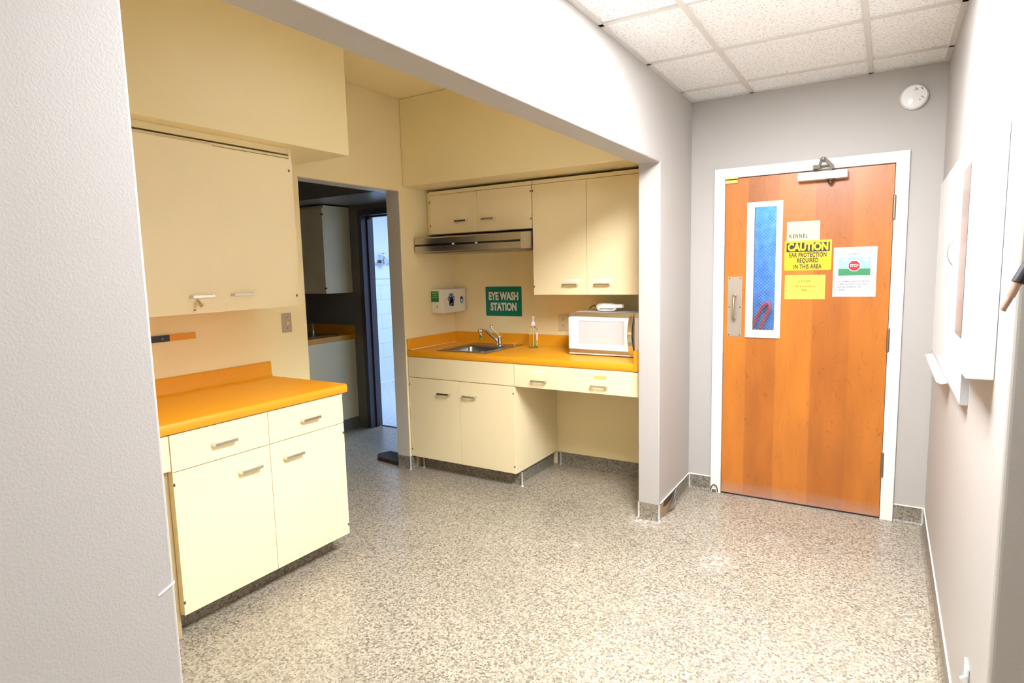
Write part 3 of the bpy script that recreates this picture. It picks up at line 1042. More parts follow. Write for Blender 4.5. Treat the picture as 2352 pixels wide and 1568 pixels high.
# --- small upper cabinet over the hood, tall upper cabinet
UV2 = S - 3.91
t = thing('hood_cabinet', 'short cream two-door wall cabinet directly above the range hood', 'cabinet', (-1.46, S - 0.17, 1.779))
carcass(FY, t, -1.912, -1.013, UV2 - 0.0195, 1.779, 2.096)
front(FY, t, 'door', -1.912, -1.470, 1.779, 2.072, UV2, -1.61, 1.866, [(-1.905, 2.02), (-1.905, 1.845)])
front(FY, t, 'door', -1.470, -1.013, 1.779, 2.072, UV2, -1.37, 1.866, [(-1.020, 2.03), (-1.020, 1.845)])
MB(FY).box(-1.912, -1.013, UV2 - 0.0195, UV2 - 0.006, 2.074, 2.100).build('top_rail', M['cabinet'], t)
MB(FY).box(A + 0.002, -1.914, 0.002, UV2 - 0.03, 1.779, 2.096).build('filler_panel', M['kitchen_paint'], t)
t = thing('tall_wall_cabinet', 'tall cream two-door wall cabinet above the microwave', 'cabinet', (-0.57, S - 0.17, 1.319))
carcass(FY, t, -1.009, -T - 0.003, UV2 - 0.0195, 1.319, 2.096)
dl_ = front(FY, t, 'door', -1.009, -0.603, 1.319, 2.072, UV2, -0.724, 1.388, [(-1.003, 1.376), (-1.003, 2.03)])
MB(FY).box(-0.774, -0.641, UV2, UV2 + 0.0006, 1.410, 1.424).build('label_strip', M['paper_white'], dl_)
dr_ = front(FY, t, 'door', -0.603, -T - 0.005, 1.319, 2.072, UV2, -0.492, 1.388, [])
MB(FY).box(-0.552, -0.424, UV2, UV2 + 0.0006, 1.408, 1.422).build('label_strip', M['paper_white'], dr_)
MB(FY).box(-1.009, -T - 0.003, UV2 - 0.0195, UV2 - 0.006, 2.074, 2.100).build('top_rail', M['cabinet'], t)

# --- range hood
t = thing('range_hood', 'slim brushed steel range hood with black control band', 'range hood', (-1.45, 4.0, 1.638))
hv = S - 3.763
MB(FY).prism([(0.002, 1.640), (hv - 0.004, 1.640), (hv, 1.646), (hv, 1.742), (hv - 0.006, 1.750), (hv - 0.05, 1.752), (0.20, 1.778), (0.002, 1.778)], -1.946, -1.016, 'x').build('canopy', M['steel'], t, bevel=0.002)
MB(FY).box(-1.944, -1.0165, hv, hv + 0.0015, 1.686, 1.700).build('control_band', M['black_band'], t)
MB(FY).box(-1.0215, -1.0155, hv, hv + 0.003, 1.644, 1.746).build('end_strip', M['steel'], t)
for x in (-1.584, -1.382):
    MB(FY).box(x - 0.010, x + 0.010, hv + 0.0015, hv + 0.006, 1.687, 1.699).build('switch', M['white_plastic'], t, bevel=0.001)
MB(FY).box(-1.90, -1.04, 0.03, hv - 0.03, 1.634, 1.640).build('grease_filter', M['steel_dark'], t)

# --- microwave
MX0, MX1, MY0, MY1, MZ0, MZ1 = -0.722, -0.186, 3.868, 4.215, 0.926, 1.205
t = thing('microwave', 'white and silver countertop microwave at the right end of the worktop', 'microwave', ((MX0 + MX1) / 2, (MY0 + MY1) / 2, 0.9175))
MB().box(MX0, MX1, MY0 + 0.03, MY1, MZ0, MZ1 - 0.004).build('case', M['appliance_white'], t, bevel=0.006)
MB().box(MX0 + 0.001, MX1 - 0.001, MY0 + 0.008, MY0 + 0.0295, MZ0, MZ1).build('face_frame', M['steel'], t, bevel=0.002)
MB().box(MX0, MX1, MY0 + 0.006, MY0 + 0.05, MZ0 - 0.001, MZ0 + 0.006).build('bottom_lip', M['white_plastic'], t)
dr = MB().prism([(MX0, MZ0 + 0.034), (-0.302, MZ0 + 0.030), (-0.296, MZ0 + 0.034), (-0.300, MZ0 + 0.13), (-0.296, MZ1 - 0.033), (MX0 + 0.02, MZ1 - 0.028), (MX0, MZ1 - 0.034)], MY0, MY0 + 0.008, 'y').build('door', M['appliance_white'], t, bevel=0.002)
MB().box(-0.648, -0.332, MY0 - 0.0006, MY0 + 0.001, MZ0 + 0.072, MZ1 - 0.058).build('door_window', M['appliance_grey'], dr)
wf = MB()
wf.box(-0.652, -0.328, MY0 - 0.001, MY0 + 0.001, MZ1 - 0.058, MZ1 - 0.055)
wf.box(-0.332, -0.329, MY0 - 0.001, MY0 + 0.001, MZ0 + 0.060, MZ1 - 0.058)
wf.build('window_edge', M['alu'], dr)
hp = [(0.0, MZ1 - 0.004), (-0.004, MZ1 - 0.05), (-0.009, MZ1 - 0.10), (-0.010, MZ0 + 0.12), (-0.004, MZ0 + 0.06), (0.004, MZ0 + 0.006)]
hm = MB()
pv = None
for i, (dx, z) in enumerate(hp):
    s_ = math.sin(math.pi * i / (len(hp) - 1)) * 0.016
    xc = -0.277 + dx
    ring = [hm._v(q) for q in ((xc - 0.013, MY0 - 0.002 - s_, z), (xc + 0.013, MY0 - 0.002 - s_, z), (xc + 0.013, MY0 + 0.007 - s_ * 0.9, z), (xc - 0.013, MY0 + 0.007 - s_ * 0.9, z))]
    if pv:
        for k_ in range(4):
            hm.bm.faces.new([pv[k_], pv[(k_ + 1) % 4], ring[(k_ + 1) % 4], ring[k_]])
    else:
        hm.bm.faces.new(ring)
    pv = ring
hm.bm.faces.new(pv)
hm.build('door_handle', M['chrome'], t, smooth=True)
cpn = MB().box(-0.256, MX1, MY0 + 0.001, MY0 + 0.008, MZ0 + 0.032, MZ1 - 0.032).build('control_panel', M['appliance_white'], t, bevel=0.002)
MB().box(-0.218, -0.190, MY0 - 0.0002, MY0 + 0.001, MZ1 - 0.062, MZ1 - 0.046).build('display', M['black'], cpn)
for r_ in range(7):
    for c_ in range(2):
        MB().box(-0.220 + c_ * 0.016, -0.213 + c_ * 0.016, MY0 - 0.0001, MY0 + 0.001, MZ1 - 0.085 - r_ * 0.019, MZ1 - 0.081 - r_ * 0.019).build('key_mark', M['ink_grey'], cpn)
for x in (MX0 + 0.05, MX1 - 0.05):
    for y in (MY0 + 0.06, MY1 - 0.05):
        MB().tube([(x, y, 0.9175), (x, y, MZ0)], 0.01, 10).build('foot', M['black'], t)
cd_ = MB().tube([(MX0 + 0.10, MY1 + 0.004, 0.975), (MX0 - 0.02, MY1 - 0.01, 0.985), (MX0 - 0.055, 4.16, 1.03), (MX0 - 0.075, 4.18, 1.09), (MX0 - 0.07, 4.20, 1.13), (MX0 - 0.055, 4.225, 1.142)], 0.0045, 10).build('power_cord', M['black'], t, smooth=True)
MB().box(MX0 - 0.072, MX0 - 0.040, 4.215, 4.248, 1.128, 1.155).build('plug', M['black'], cd_, bevel=0.004)

# --- device on the microwave
t = thing('handheld_scanner', 'white plastic handheld device with black cable lying on the microwave', 'device', (-0.50, 4.04, MZ1))
dm = MB().lathe([(0.045, 0.0), (0.055, 0.010), (0.060, 0.026), (0.058, 0.040), (0.045, 0.049), (0.020, 0.052)], (0, 0, 0), 28)
for v in dm.bm.verts:
    v.co = Vector((v.co.x * 1.25 - 0.515, v.co.y * 0.62 + 4.03, v.co.z + MZ1 + 0.001))
dm.build('head', M['white_plastic'], t, smooth=True)
MB().box(-0.470, -0.395, 4.005, 4.050, MZ1 + 0.022, MZ1 + 0.047).build('grip', M['white_plastic'], t, bevel=0.008, segs=3)
MB().box(-0.55, -0.45, 3.9935, 3.9955, MZ1 + 0.014, MZ1 + 0.020).build('printed_band', M['ink_light'], t)
MB().tube([(-0.575, 4.04, MZ1 + 0.020), (-0.62, 4.08, MZ1 + 0.034), (-0.67, 4.14, MZ1 + 0.024), (-0.705, 4.18, MZ1 + 0.0055)], 0.004, 10).build('cable', M['black'], t, smooth=True)

# --- outlet on the sink wall
t = thing('wall_outlet', 'cream double outlet plate on the wall left of the microwave', 'outlet', (-0.95, S, 1.04))
MB(FY).box(-0.996, -0.850, 0.0005, 0.006, 1.036, 1.160).build('plate', M['outlet_cream'], t, bevel=0.003)
for uu in (-0.955, -0.895):
    for ww in (1.075, 1.123):
        s = MB(FY)
        s.box(uu - 0.009, uu - 0.006, 0.006, 0.0068, ww - 0.004, ww + 0.006)
        s.box(uu + 0.006, uu + 0.009, 0.006, 0.0068, ww - 0.004, ww + 0.006)
        s.box(uu - 0.002, uu + 0.002, 0.006, 0.0068, ww - 0.012, ww - 0.008)
        s.build('socket', M['screw'], t)

# --- eye wash sign
t = thing('eyewash_sign', 'green sign reading EYE WASH STATION on the wall above the sink', 'sign', (-1.48, S, 1.13))


def plate(F, parent, name, u0, u1, w0, w1, v0, v1, r, material):
    mb = MB(F)
    pts = rrect(u0, u1, w0, w1, r, 4)
    a = [mb._v((p[0], v0, p[1])) for p in pts]
    b = [mb._v((p[0], v1, p[1])) for p in pts]
    n = len(pts)
    mb.bm.faces.new(a)
    mb.bm.faces.new(list(reversed(b)))
    for i in range(n):
        mb.bm.faces.new([a[i], b[i], b[(i + 1) % n], a[(i + 1) % n]])
    return mb.build(name, material, parent)


plate(FY, t, 'border', -1.652, -1.310, 1.132, 1.372, 0.0005, 0.002, 0.008, M['sign_cream'])
plate(FY, t, 'panel', -1.648, -1.314, 1.136, 1.368, 0.002, 0.003, 0.006, M['green_sign'])
text_mesh('lettering', 'EYE WASH', M['sign_cream'], t, (-1.481, S - 0.0036, 1.290), 0.083, xs=0.70, bold=0.0038)
text_mesh('lettering', 'STATION', M['sign_cream'], t, (-1.481, S - 0.0036, 1.206), 0.083, xs=0.70, bold=0.0038)

# --- dispenser on side wall
t = thing('wall_dispenser', 'white box dispenser with paw and round stickers on side wall beside the sink', 'dispenser', (A, 4.10, 1.17))
MB(FX).box(3.945, 4.262 - 0.012, 0.001, 0.118, 1.172, 1.360).build('case', mat('dispenser_white', (0.80, 0.77, 0.66, 1), 0.35), t, bevel=0.008, segs=3)
# green label on the near end (faces -y)
lb = MB().box(A + 0.004, A + 0.078, 3.9440, 3.9448, 1.262, 1.345).build('end_label', M['green_label'], t)
for i, s in enumerate(('EMERGENCY', 'EYEWASH', 'STATION')):
    text_mesh('label_text', s, M['yellow_letter'], lb, (A + 0.041, 3.9434, 1.330 - i * 0.017), 0.0145, xs=0.75, bold=0.0002)
MB().box(A + 0.058, A + 0.062, 3.9435, 3.9448, 1.210, 1.238).build('key_slot', M['screw'], t)
# stickers on the +x face
XF = A + 0.118


def disc(parent, name, y, z, ry, rz, off, material, seg=20):
    mb = MB()
    a = [mb._v((XF + off, y + ry * math.cos(2 * math.pi * k / seg), z + rz * math.sin(2 * math.pi * k / seg))) for k in range(seg)]
    b = [mb._v((XF + off + 0.0004, y + ry * math.cos(2 * math.pi * k / seg), z + rz * math.sin(2 * math.pi * k / seg))) for k in range(seg)]
    mb.bm.faces.new(a)
    mb.bm.faces.new(list(reversed(b)))
    for k in range(seg):
        mb.bm.faces.new([a[k], b[k], b[(k + 1) % seg], a[(k + 1) % seg]])
    return mb


def union_discs(specs, off):
    mb = MB()
    for (y, z, ry, rz) in specs:
        seg = 20
        a = [mb._v((XF + off, y + ry * math.cos(2 * math.pi * k / seg), z + rz * math.sin(2 * math.pi * k / seg))) for k in range(seg)]
        b = [mb._v((XF + off + 0.0004, y + ry * math.cos(2 * math.pi * k / seg), z + rz * math.sin(2 * math.pi * k / seg))) for k in range(seg)]
        mb.bm.faces.new(a)
        mb.bm.faces.new(list(reversed(b)))
        for k in range(seg):
            mb.bm.faces.new([a[k], b[k], b[(k + 1) % seg], a[(k + 1) % seg]])
    return mb


pc = (4.055, 1.270)
toes = [(-0.034, 0.012, 0.014, 0.018), (-0.014, 0.034, 0.014, 0.020), (0.012, 0.034, 0.014, 0.020), (0.031, 0.012, 0.013, 0.018)]
pawm = union_discs([(pc[0] + a, pc[1] + b, ry, rz) for a, b, ry, rz in toes] + [(pc[0], pc[1] - 0.018, 0.031, 0.022), (pc[0] - 0.012, pc[1] - 0.030, 0.018, 0.014), (pc[0] + 0.013, pc[1] - 0.032, 0.018, 0.016), (pc[0], pc[1] + 0.004, 0.022, 0.022)], 0.0004)
paw = pawm.build('paw_sticker', M['navy'], t)
union_discs([(pc[0] + a, pc[1] + b, ry * 0.62, rz * 0.66) for a, b, ry, rz in toes], 0.0010).build('paw_toes', M['sticker_pale'], paw)
text_mesh('paw_text', 'PETS', M['sticker_pale'], paw, (XF + 0.0016, pc[0] + 0.001, pc[1] - 0.030), 0.017, axis='+x', bold=0.0002, rot=0.25)
vip = disc(t, 'round_sticker', 4.190, 1.266, 0.024, 0.030, 0.0004, M['sticker_blue']).build('round_sticker', M['sticker_blue'], t)
vm = MB()
pts = [(4.190 + 0.024 * math.cos(math.radians(a)), 1.266 + 0.030 * math.sin(math.radians(a))) for a in range(15, 166, 10)]
a_v = [vm._v((XF + 0.0010, p[0], p[1])) for p in pts]
vm.bm.faces.new(a_v)
vm.build('sticker_top', M['navy'], vip)
text_mesh('sticker_text', 'VIP', M['sign_cream'], vip, (XF + 0.0018, 4.190, 1.262), 0.024, axis='+x', bold=0.0003, xs=0.85)

# --- left base cabinet (faces +x), front plane x = -1.331 -> v = .627
VL = -1.331 - A
u0, u1 = 1.490, 2.405
t = thing('left_base_cabinet', 'cream base cabinet with two drawers over two doors under the near orange worktop', 'cabinet', (A + 0.3, 1.95, 0))
carcass(FX, t, u0, u1, VL - 0.0195, 0.103, 0.868, kick=(0.087, 0.0, 0.03), top=False)
uk = 1.948
front(FX, t, 'drawer', u0, uk, 0.714, 0.868, VL, 1.722, 0.786)
front(FX, t, 'drawer', uk, u1, 0.714, 0.868, VL, 2.186, 0.786)
front(FX, t, 'door', u0, uk, 0.103, 0.713, VL, 1.837, 0.630, [(u0 + 0.004, 0.663), (u0 + 0.004, 0.160)])
front(FX, t, 'door', uk, u1, 0.103, 0.713, VL, 2.073, 0.630, [(u1 - 0.008, 0.66), (u1 - 0.008, 0.155)])
# neighbouring drawer unit over a knee space, mostly hidden by the pillar
t = thing('corner_drawer_unit', 'cream drawer unit beside the pillar, over a tan-sided knee space', 'drawer unit', (A + 0.3, 1.0, 0.72))
m_ = MB(FX)
m_.box(0.53, 1.488, 0.30, VL - 0.0195, 0.722, 0.740)
m_.box(0.53, 1.488, 0.28, 0.30, 0.722, 0.868)
m_.build('body', M['cabinet'], t)
front(FX, t, 'drawer', 1.02, 1.488, 0.722, 0.868, VL, 1.25, 0.786)
front(FX, t, 'drawer', 0.53, 1.02, 0.722, 0.868, VL, 0.78, 0.786)
MB(FX).box(1.470, 1.4885, 0.01, VL - 0.03, 0.0, 0.7215).build('side_panel', mat('tan_side', (0.50, 0.38, 0.20, 1), 0.5), t)

LV = -1.337 - A
t = thing('left_worktop', 'orange laminate worktop with raised backsplash on the near left cabinet', 'worktop', (A + 0.3, 1.5, 0.87))
pl = worktop_profile(LV + 0.012, 0.870, 0.917, 1.002)
MB(FX).prism(pl, 0.53, 2.440, 'x').build('slab', M['worktop'], t, bevel=0.004, smooth=True)

# --- left wall cabinet
UL = -1.591 - A
t = thing('left_wall_cabinet', 'cream two-door wall cabinet hanging above the near left worktop', 'cabinet', (A + 0.18, 1.8, 1.33))
carcass(FX, t, 0.60, 2.385, UL - 0.0195, 1.329, 2.110)
d = front(FX, t, 'door', 1.49, 1.941, 1.329, 2.097, UL + 0.012, 1.828, 1.407)
lk = MB(FX).tube([(1.806, UL + 0.012, 1.392), (1.806, UL + 0.028, 1.380), (1.806, UL + 0.040, 1.364)], 0.0075, 10).build('lock', M['nickel'], d, smooth=True)
MB(FX).tube([(1.790, UL + 0.012, 1.347), (1.790, UL + 0.018, 1.347)], 0.004, 8).build('screw', M['hinge_metal'], d)
front(FX, t, 'door', 1.941, 2.374, 1.329, 2.097, UL, 2.042, 1.407, [(2.367, 1.387), (2.367, 2.035)])
front(FX, t, 'door', 1.03, 1.49, 1.329, 2.097, UL, 1.36, 1.407)
front(FX, t, 'door', 0.60, 1.03, 1.329, 2.097, UL, 0.9, 1.407)
MB(FX).box(0.60, 2.374, UL - 0.0195, UL - 0.002, 2.099, 2.111).build('top_rail', M['cabinet'], t)
MB(FX).box(2.374, 2.392, 0.002, UL - 0.004, 1.329, 2.148).build('end_panel', M['cabinet'], t)
MB(FX).box(0.60, 2.374, UL - 0.03, UL - 0.006, 2.120, 2.149).build('filler_strip', M['kitchen_paint'], t)

# --- switch plate and magnetic bar
t = thing('key_switch_plate', 'small steel wall plate with brass key switch left of the doorway', 'wall plate', (A, 2.578, 1.156))
MB(FX).box(2.545, 2.612, 0.0005, 0.005, 1.157, 1.271).build('plate', mat('plate_bronze', (0.46, 0.40, 0.32, 1), 0.35, 0.6), t, bevel=0.002)
MB(FX).tube([(2.579, 0.005, 1.211), (2.579, 0.010, 1.211)], 0.010, 16).build('key_switch', M['brass_bright'], t, smooth=True)
for z in (1.246, 1.182):
    MB(FX).tube([(2.579, 0.005, z), (2.579, 0.007, z)], 0.003, 8).build('screw', M['screw'], t)
t = thing('mounting_strip', 'short orange laminate strip with black end fixed to the left wall', 'wall strip', (A, 1.9, 1.18))
MB(FX).box(1.869, 2.005, 0.0005, 0.014, 1.182, 1.214).build('laminate_strip', M['worktop'], t, bevel=0.001)
bb = MB(FX).box(1.66, 1.869, 0.0005, 0.0135, 1.182, 1.214).build('black_strip', M['black'], t, bevel=0.001)
MB(FX).tube([(1.832, 0.0135, 1.197), (1.832, 0.017, 1.197)], 0.004, 8).build('screw', M['hinge_metal'], bb)

# ------------------------------------------------------------ the wooden door
t = thing('door_1', 'brown wood veneer door in a white frame with a narrow wired window', 'door', (0.66, D, 0))
struct(t)
FRY = D - 0.018
fm = MB()
fm.prism([(0.148, 0.0), (0.212, 0.0), (0.212, 2.026), (1.112, 2.026), (1.112, 0.0), (1.176, 0.0), (1.176, 2.086), (0.148, 2.086)], FRY, D + 0.13, 'y')
fr_ = fm.build('frame', M['white_trim'], t, bevel=0.003)
stp = MB()
stp.prism([(0.2125, 0.0), (0.232, 0.0), (0.232, 2.006), (1.092, 2.006), (1.092, 0.0), (1.1115, 0.0), (1.1115, 2.0255), (0.2125, 2.0255)], D + 0.0435, D + 0.075, 'y')
stp.build('door_stop', M['white_trim'], t)
WX0, WX1, WZ0, WZ1 = 0.385, 0.515, 1.084, 1.845
lf = MB()
for a in ((0.215, WX0, 0.010, 2.022), (WX1, 1.109, 0.010, 2.022), (WX0, WX1, 0.010, WZ0), (WX0, WX1, WZ1, 2.022)):
    lf.box(a[0], a[1], D - 0.002, D + 0.042, a[2], a[3])
bmesh.ops.remove_doubles(lf.bm, verts=lf.bm.verts[:], dist=0.0001)
leaf = lf.build('leaf', M['wood'], t)
leaf.location = Vector((-0.66, -D, 0))
leaf.data.transform(Matrix.Translation((0.66, D, 0)))
MB().box(0.212, 1.112, D - 0.001, D + 0.10, 0.0008, 0.009).build('threshold', M['black'], t)
wfm = MB()
o0, o1, p0, p1 = 0.345, 0.548, 1.040, 1.870
for a in ((o0, 0.388, p0, p1), (0.514, o1, p0, p1), (0.388, 0.514, p0, 1.087), (0.388, 0.514, 1.839, p1)):
    wfm.box(a[0], a[1], D - 0.011, D - 0.002, a[2], a[3])
bmesh.ops.remove_doubles(wfm.bm, verts=wfm.bm.verts[:], dist=0.0001)
wfr = wfm.build('window_frame', M['white_metal'], t)
for (x, z) in ((0.366, 1.80), (0.366, 1.45), (0.366, 1.10), (0.531, 1.80), (0.531, 1.45), (0.531, 1.10), (0.45, 1.854), (0.45, 1.062)):
    MB().tube([(x, D - 0.011, z), (x, D - 0.0125, z)], 0.004, 8).build('screw', M['alu'], wfr)
gl = MB().box(WX0, WX1, D + 0.016, D + 0.022, WZ0, WZ1).build('glass_pane', M['wired_glass'], t)
gl.location = Vector((-0.66, -D, 0))
gl.data.transform(Matrix.Translation((0.66, D, 0)))
# push plate and pull
pp = MB().box(0.236, 0.322, D - 0.0045, D - 0.002, 1.042, 1.418).build('pull_plate', mat('plate_steel', (0.50, 0.45, 0.40, 1), 0.38, 0.75), t, bevel=0.001)
MB().tube([(0.281, D - 0.004, 1.302), (0.279, D - 0.030, 1.303), (0.279, D - 0.044, 1.290), (0.279, D - 0.046, 1.230), (0.279, D - 0.044, 1.168), (0.279, D - 0.030, 1.155), (0.281, D - 0.004, 1.156)], 0.009, 12).build('pull_handle', mat('worn_brass', (0.52, 0.43, 0.30, 1), 0.3, 0.9), pp, smooth=True)
for x in (0.246, 0.312):
    for z in (1.052, 1.228, 1.408):
        MB().tube([(x, D - 0.0045, z), (x, D - 0.0055, z)], 0.004, 8).build('screw', M['screw'], pp)
# hinges
for z0, z1 in ((1.723, 1.847), (0.990, 1.114), (0.262, 0.396)):
    h_ = MB().tube([(1.113, D - 0.020, z0), (1.113, D - 0.020, z1)], 0.008, 12).build('hinge', M['hinge_metal'], t, smooth=True)
    MB().box(1.113, 1.1175, D - 0.0195, D - 0.017, z0, z1).build('hinge_leaf', M['hinge_metal'], h_)
    for zz in (z0, z1):
        MB().ball((1.113, D - 0.020, zz), 0.0075, 10).build('hinge_tip', M['hinge_metal'], h_, smooth=True)
# closer
cb = MB().box(0.628, 0.882, D - 0.062, D - 0.002, 1.967, 2.011).build('closer_body', M['white_metal'], t, bevel=0.003)
MB().lathe([(0.020, 0.0), (0.019, -0.010), (0.012, -0.014), (0.013, -0.022), (0.006, -0.030)], (0.798, D - 0.034, 1.967), 16).build('closer_spindle', M['brass'], cb, smooth=True)
am = MB()
am.prism([(0.800, 2.012), (0.815, 2.030), (0.812, 2.042), (0.768, 2.090), (0.750, 2.092), (0.744, 2.078), (0.752, 2.070), (0.765, 2.072), (0.790, 2.036), (0.784, 2.014)], D - 0.052, D - 0.044, 'y')
am.build('closer_arm', M['brass'], cb, bevel=0.001)
a2 = MB()
a2.prism([(0.752, 2.086), (0.742, 2.086), (0.728, 2.028), (0.740, 2.026)], D - 0.043, D - 0.036, 'y')
a2.box(0.706, 0.745, D - 0.052, D - 0.0185, 2.026, 2.050)
a2.box(0.735, 0.800, D - 0.045, D - 0.035, 2.040, 2.048)
a2.box(0.730, 0.808, D - 0.045, D - 0.035, 2.018, 2.026)
a2.build('closer_bracket', M['brass'], cb, bevel=0.001)
MB().ball((0.759, D - 0.054, 2.082), 0.006, 10).build('closer_pivot', M['chrome'], cb, smooth=True)
# brass catch at the top left corner
ct = MB()
ct.box(0.214, 0.286, D - 0.012, D - 0.002, 1.994, 2.014)
ct.box(0.214, 0.290, D - 0.030, D - 0.018, 2.018, 2.030)
ct.build('latch_bracket', M['brass_bright'], t, bevel=0.001)
# bent wire stop low on the frame
MB().tube([(0.150, FRY - 0.002, 0.012), (0.156, FRY - 0.006, 0.040), (0.170, FRY - 0.008, 0.056), (0.186, FRY - 0.008, 0.052), (0.194, FRY - 0.006, 0.034), (0.195, FRY - 0.002, 0.006)], 0.003, 8).build('wire_stop', M['brass'], t, smooth=True)
MB().box(0.158, 0.186, FRY - 0.004, FRY - 0.0005, 0.004, 0.022).build('stop_plate', M['hinge_metal'], t)

# --- signs on the door
PY = D - 0.002


def signplate(name, label, cat, x0, x1, z0, z1, material, r=0.004, th=0.0016):
    t = thing(name, label, cat, ((x0 + x1) / 2, PY, z0))
    mb = MB()
    pts = rrect(x0, x1, z0, z1, r, 4)
    a = [mb._v((p[0], PY - 0.0003, p[1])) for p in pts]
    b = [mb._v((p[0], PY - th, p[1])) for p in pts]
    n = len(pts)
    mb.bm.faces.new(a)
    mb.bm.faces.new(list(reversed(b)))
    for i in range(n):
        mb.bm.faces.new([a[i], b[i], b[(i + 1) % n], a[(i + 1) % n]])
    mb.build('sheet', material, t)
    return t


t = signplate('kennel_sign', 'small cream card reading KENNEL above the yellow caution sign', 'sign', 0.572, 0.749, 1.600, 1.739, M['paper_cream'], 0.006, 0.0012)
text_mesh('lettering', 'KENNEL', M['ink_brown'], t, (0.635, PY - 0.0018, 1.653), 0.033, xs=0.70, spacing=1.25, bold=0.0006)
t = signplate('caution_sign', 'yellow and black CAUTION EAR PROTECTION REQUIRED sign on the door', 'sign', 0.562, 0.814, 1.451, 1.627, M['caution_yellow'], 0.007, 0.0026)
MB().box(0.572, 0.804, PY - 0.0031, PY - 0.0027, 1.560, 1.614).build('header_band', M['caution_black'], t)
text_mesh('header_lettering', 'CAUTION', M['caution_yellow'], t, (0.688, PY - 0.0038, 1.587), 0.060, xs=0.80, bold=0.0030)
for s, z in (('EAR PROTECTION', 1.540), ('REQUIRED', 1.508), ('IN THIS AREA', 1.472)):
    text_mesh('lettering', s, M['caution_black'], t, (0.688, PY - 0.0034, z), 0.036, xs=0.64, bold=0.0009, spacing=1.08)
t = signplate('stop_notice', 'plain yellow paper notice reading STOP below the caution sign', 'notice', 0.568, 0.786, 1.280, 1.423, M['paper_yellow'], 0.001, 0.0010)
text_mesh('lettering', 'STOP!', M['ink_gold'], t, (0.676, PY - 0.0016, 1.384), 0.024, spacing=1.1, bold=0.0002)
text_mesh('lettering', 'Check animal for', M['ink_gold'], t, (0.676, PY - 0.0016, 1.356), 0.016, spacing=1.1, bold=0.0004)
text_mesh('lettering', 'fleas', M['ink_gold'], t, (0.676, PY - 0.0016, 1.335), 0.016, spacing=1.1, bold=0.0004)
t = signplate('picture_notice', 'white paper notice with a stop sign picture on the right of the door', 'notice', 0.825, 1.042, 1.296, 1.578, M['paper_white'], 0.001, 0.0010)
pz = PY - 0.0011
pic = MB().box(0.851, 1.012, pz - 0.0004, pz, 1.455, 1.520).build('picture_sky', M['sky_print'], t)
MB().box(0.851, 1.012, pz - 0.0004, pz, 1.416, 1.455).build('picture_grass', M['grass_print'], t)
oc = MB()
oc.prism([(0.931 + 0.034 * math.cos(math.radians(22.5 + 45 * k)), 1.472 + 0.034 * math.sin(math.radians(22.5 + 45 * k))) for k in range(8)], pz - 0.0008, pz - 0.0004, 'y')
oc.build('octagon_border', M['paper_white'], t)
oc = MB()
oc.prism([(0.931 + 0.030 * math.cos(math.radians(22.5 + 45 * k)), 1.472 + 0.030 * math.sin(math.radians(22.5 + 45 * k))) for k in range(8)], pz - 0.0012, pz - 0.0008, 'y')
oc.build('octagon', M['red_print'], t)
text_mesh('octagon_text', 'STOP', M['paper_white'], t, (0.931, pz - 0.0018, 1.472), 0.022, xs=0.8, bold=0.0004)
for puffs in (((0.880, 1.502, 0.008), (0.890, 1.506, 0.010), (0.900, 1.503, 0.008)), ((0.984, 1.506, 0.009), (0.994, 1.503, 0.008))):
    clm = MB()
    for n_, (x, z, r_) in enumerate(puffs):
        clm.prism([(x + r_ * 1.3 * math.cos(2 * math.pi * k / 14), z + r_ * 0.8 * math.sin(2 * math.pi * k / 14)) for k in range(14)], pz - 0.0007 - 0.0001 * n_, pz - 0.00042, 'y')
    clm.build('cloud', M['paper_white'], t)
text_mesh('heading', 'STOP!!!!!', M['ink_light'], t, (0.931, pz - 0.0006, 1.537), 0.015, spacing=1.15, bold=0.0004)
for i, s in enumerate(('ALL ANIMALS SHOULD HAVE A', 'NAME TAG AND CAGE CARD', 'BEFORE ENTERING THE', 'KENNEL')):
    text_mesh('body_text', s, M['ink_light'], t, (0.850, pz - 0.0006, 1.383 - 0.0165 * i), 0.0110, align='LEFT', spacing=1.03, bold=0.00035)

# --- smoke detector
t = thing('smoke_detector', 'round white smoke detector high on the grey wall right of the door', 'smoke detector', (1.179, D, 2.29))
sdc = (1.179, D, 2.358)
MB().lathe([(0.064, -0.0005), (0.066, -0.012), (0.064, -0.022), (0.057, -0.030), (0.010, -0.032)], sdc, 40, 'y').build('housing', M['white_plastic'], t, smooth=True)
g_ = MB()
g_.prism([(1.162, 2.312), (1.176, 2.330), (1.172, 2.356), (1.160, 2.350), (1.150, 2.334), (1.151, 2.322)], D - 0.0335, D - 0.031, 'y')
g_.build('sounder_grille', M['alu'], t)
g_ = MB()
for (x, z) in ((1.186, 2.398), (1.192, 2.392), (1.183, 2.390), (1.209, 2.398), (1.214, 2.392), (1.214, 2.352), (1.220, 2.346), (1.204, 2.338)):
    g_.box(x - 0.003, x + 0.003, D - 0.0328, D - 0.0315, z - 0.002, z + 0.002)
g_.build('slots', M['ink_light'], t)

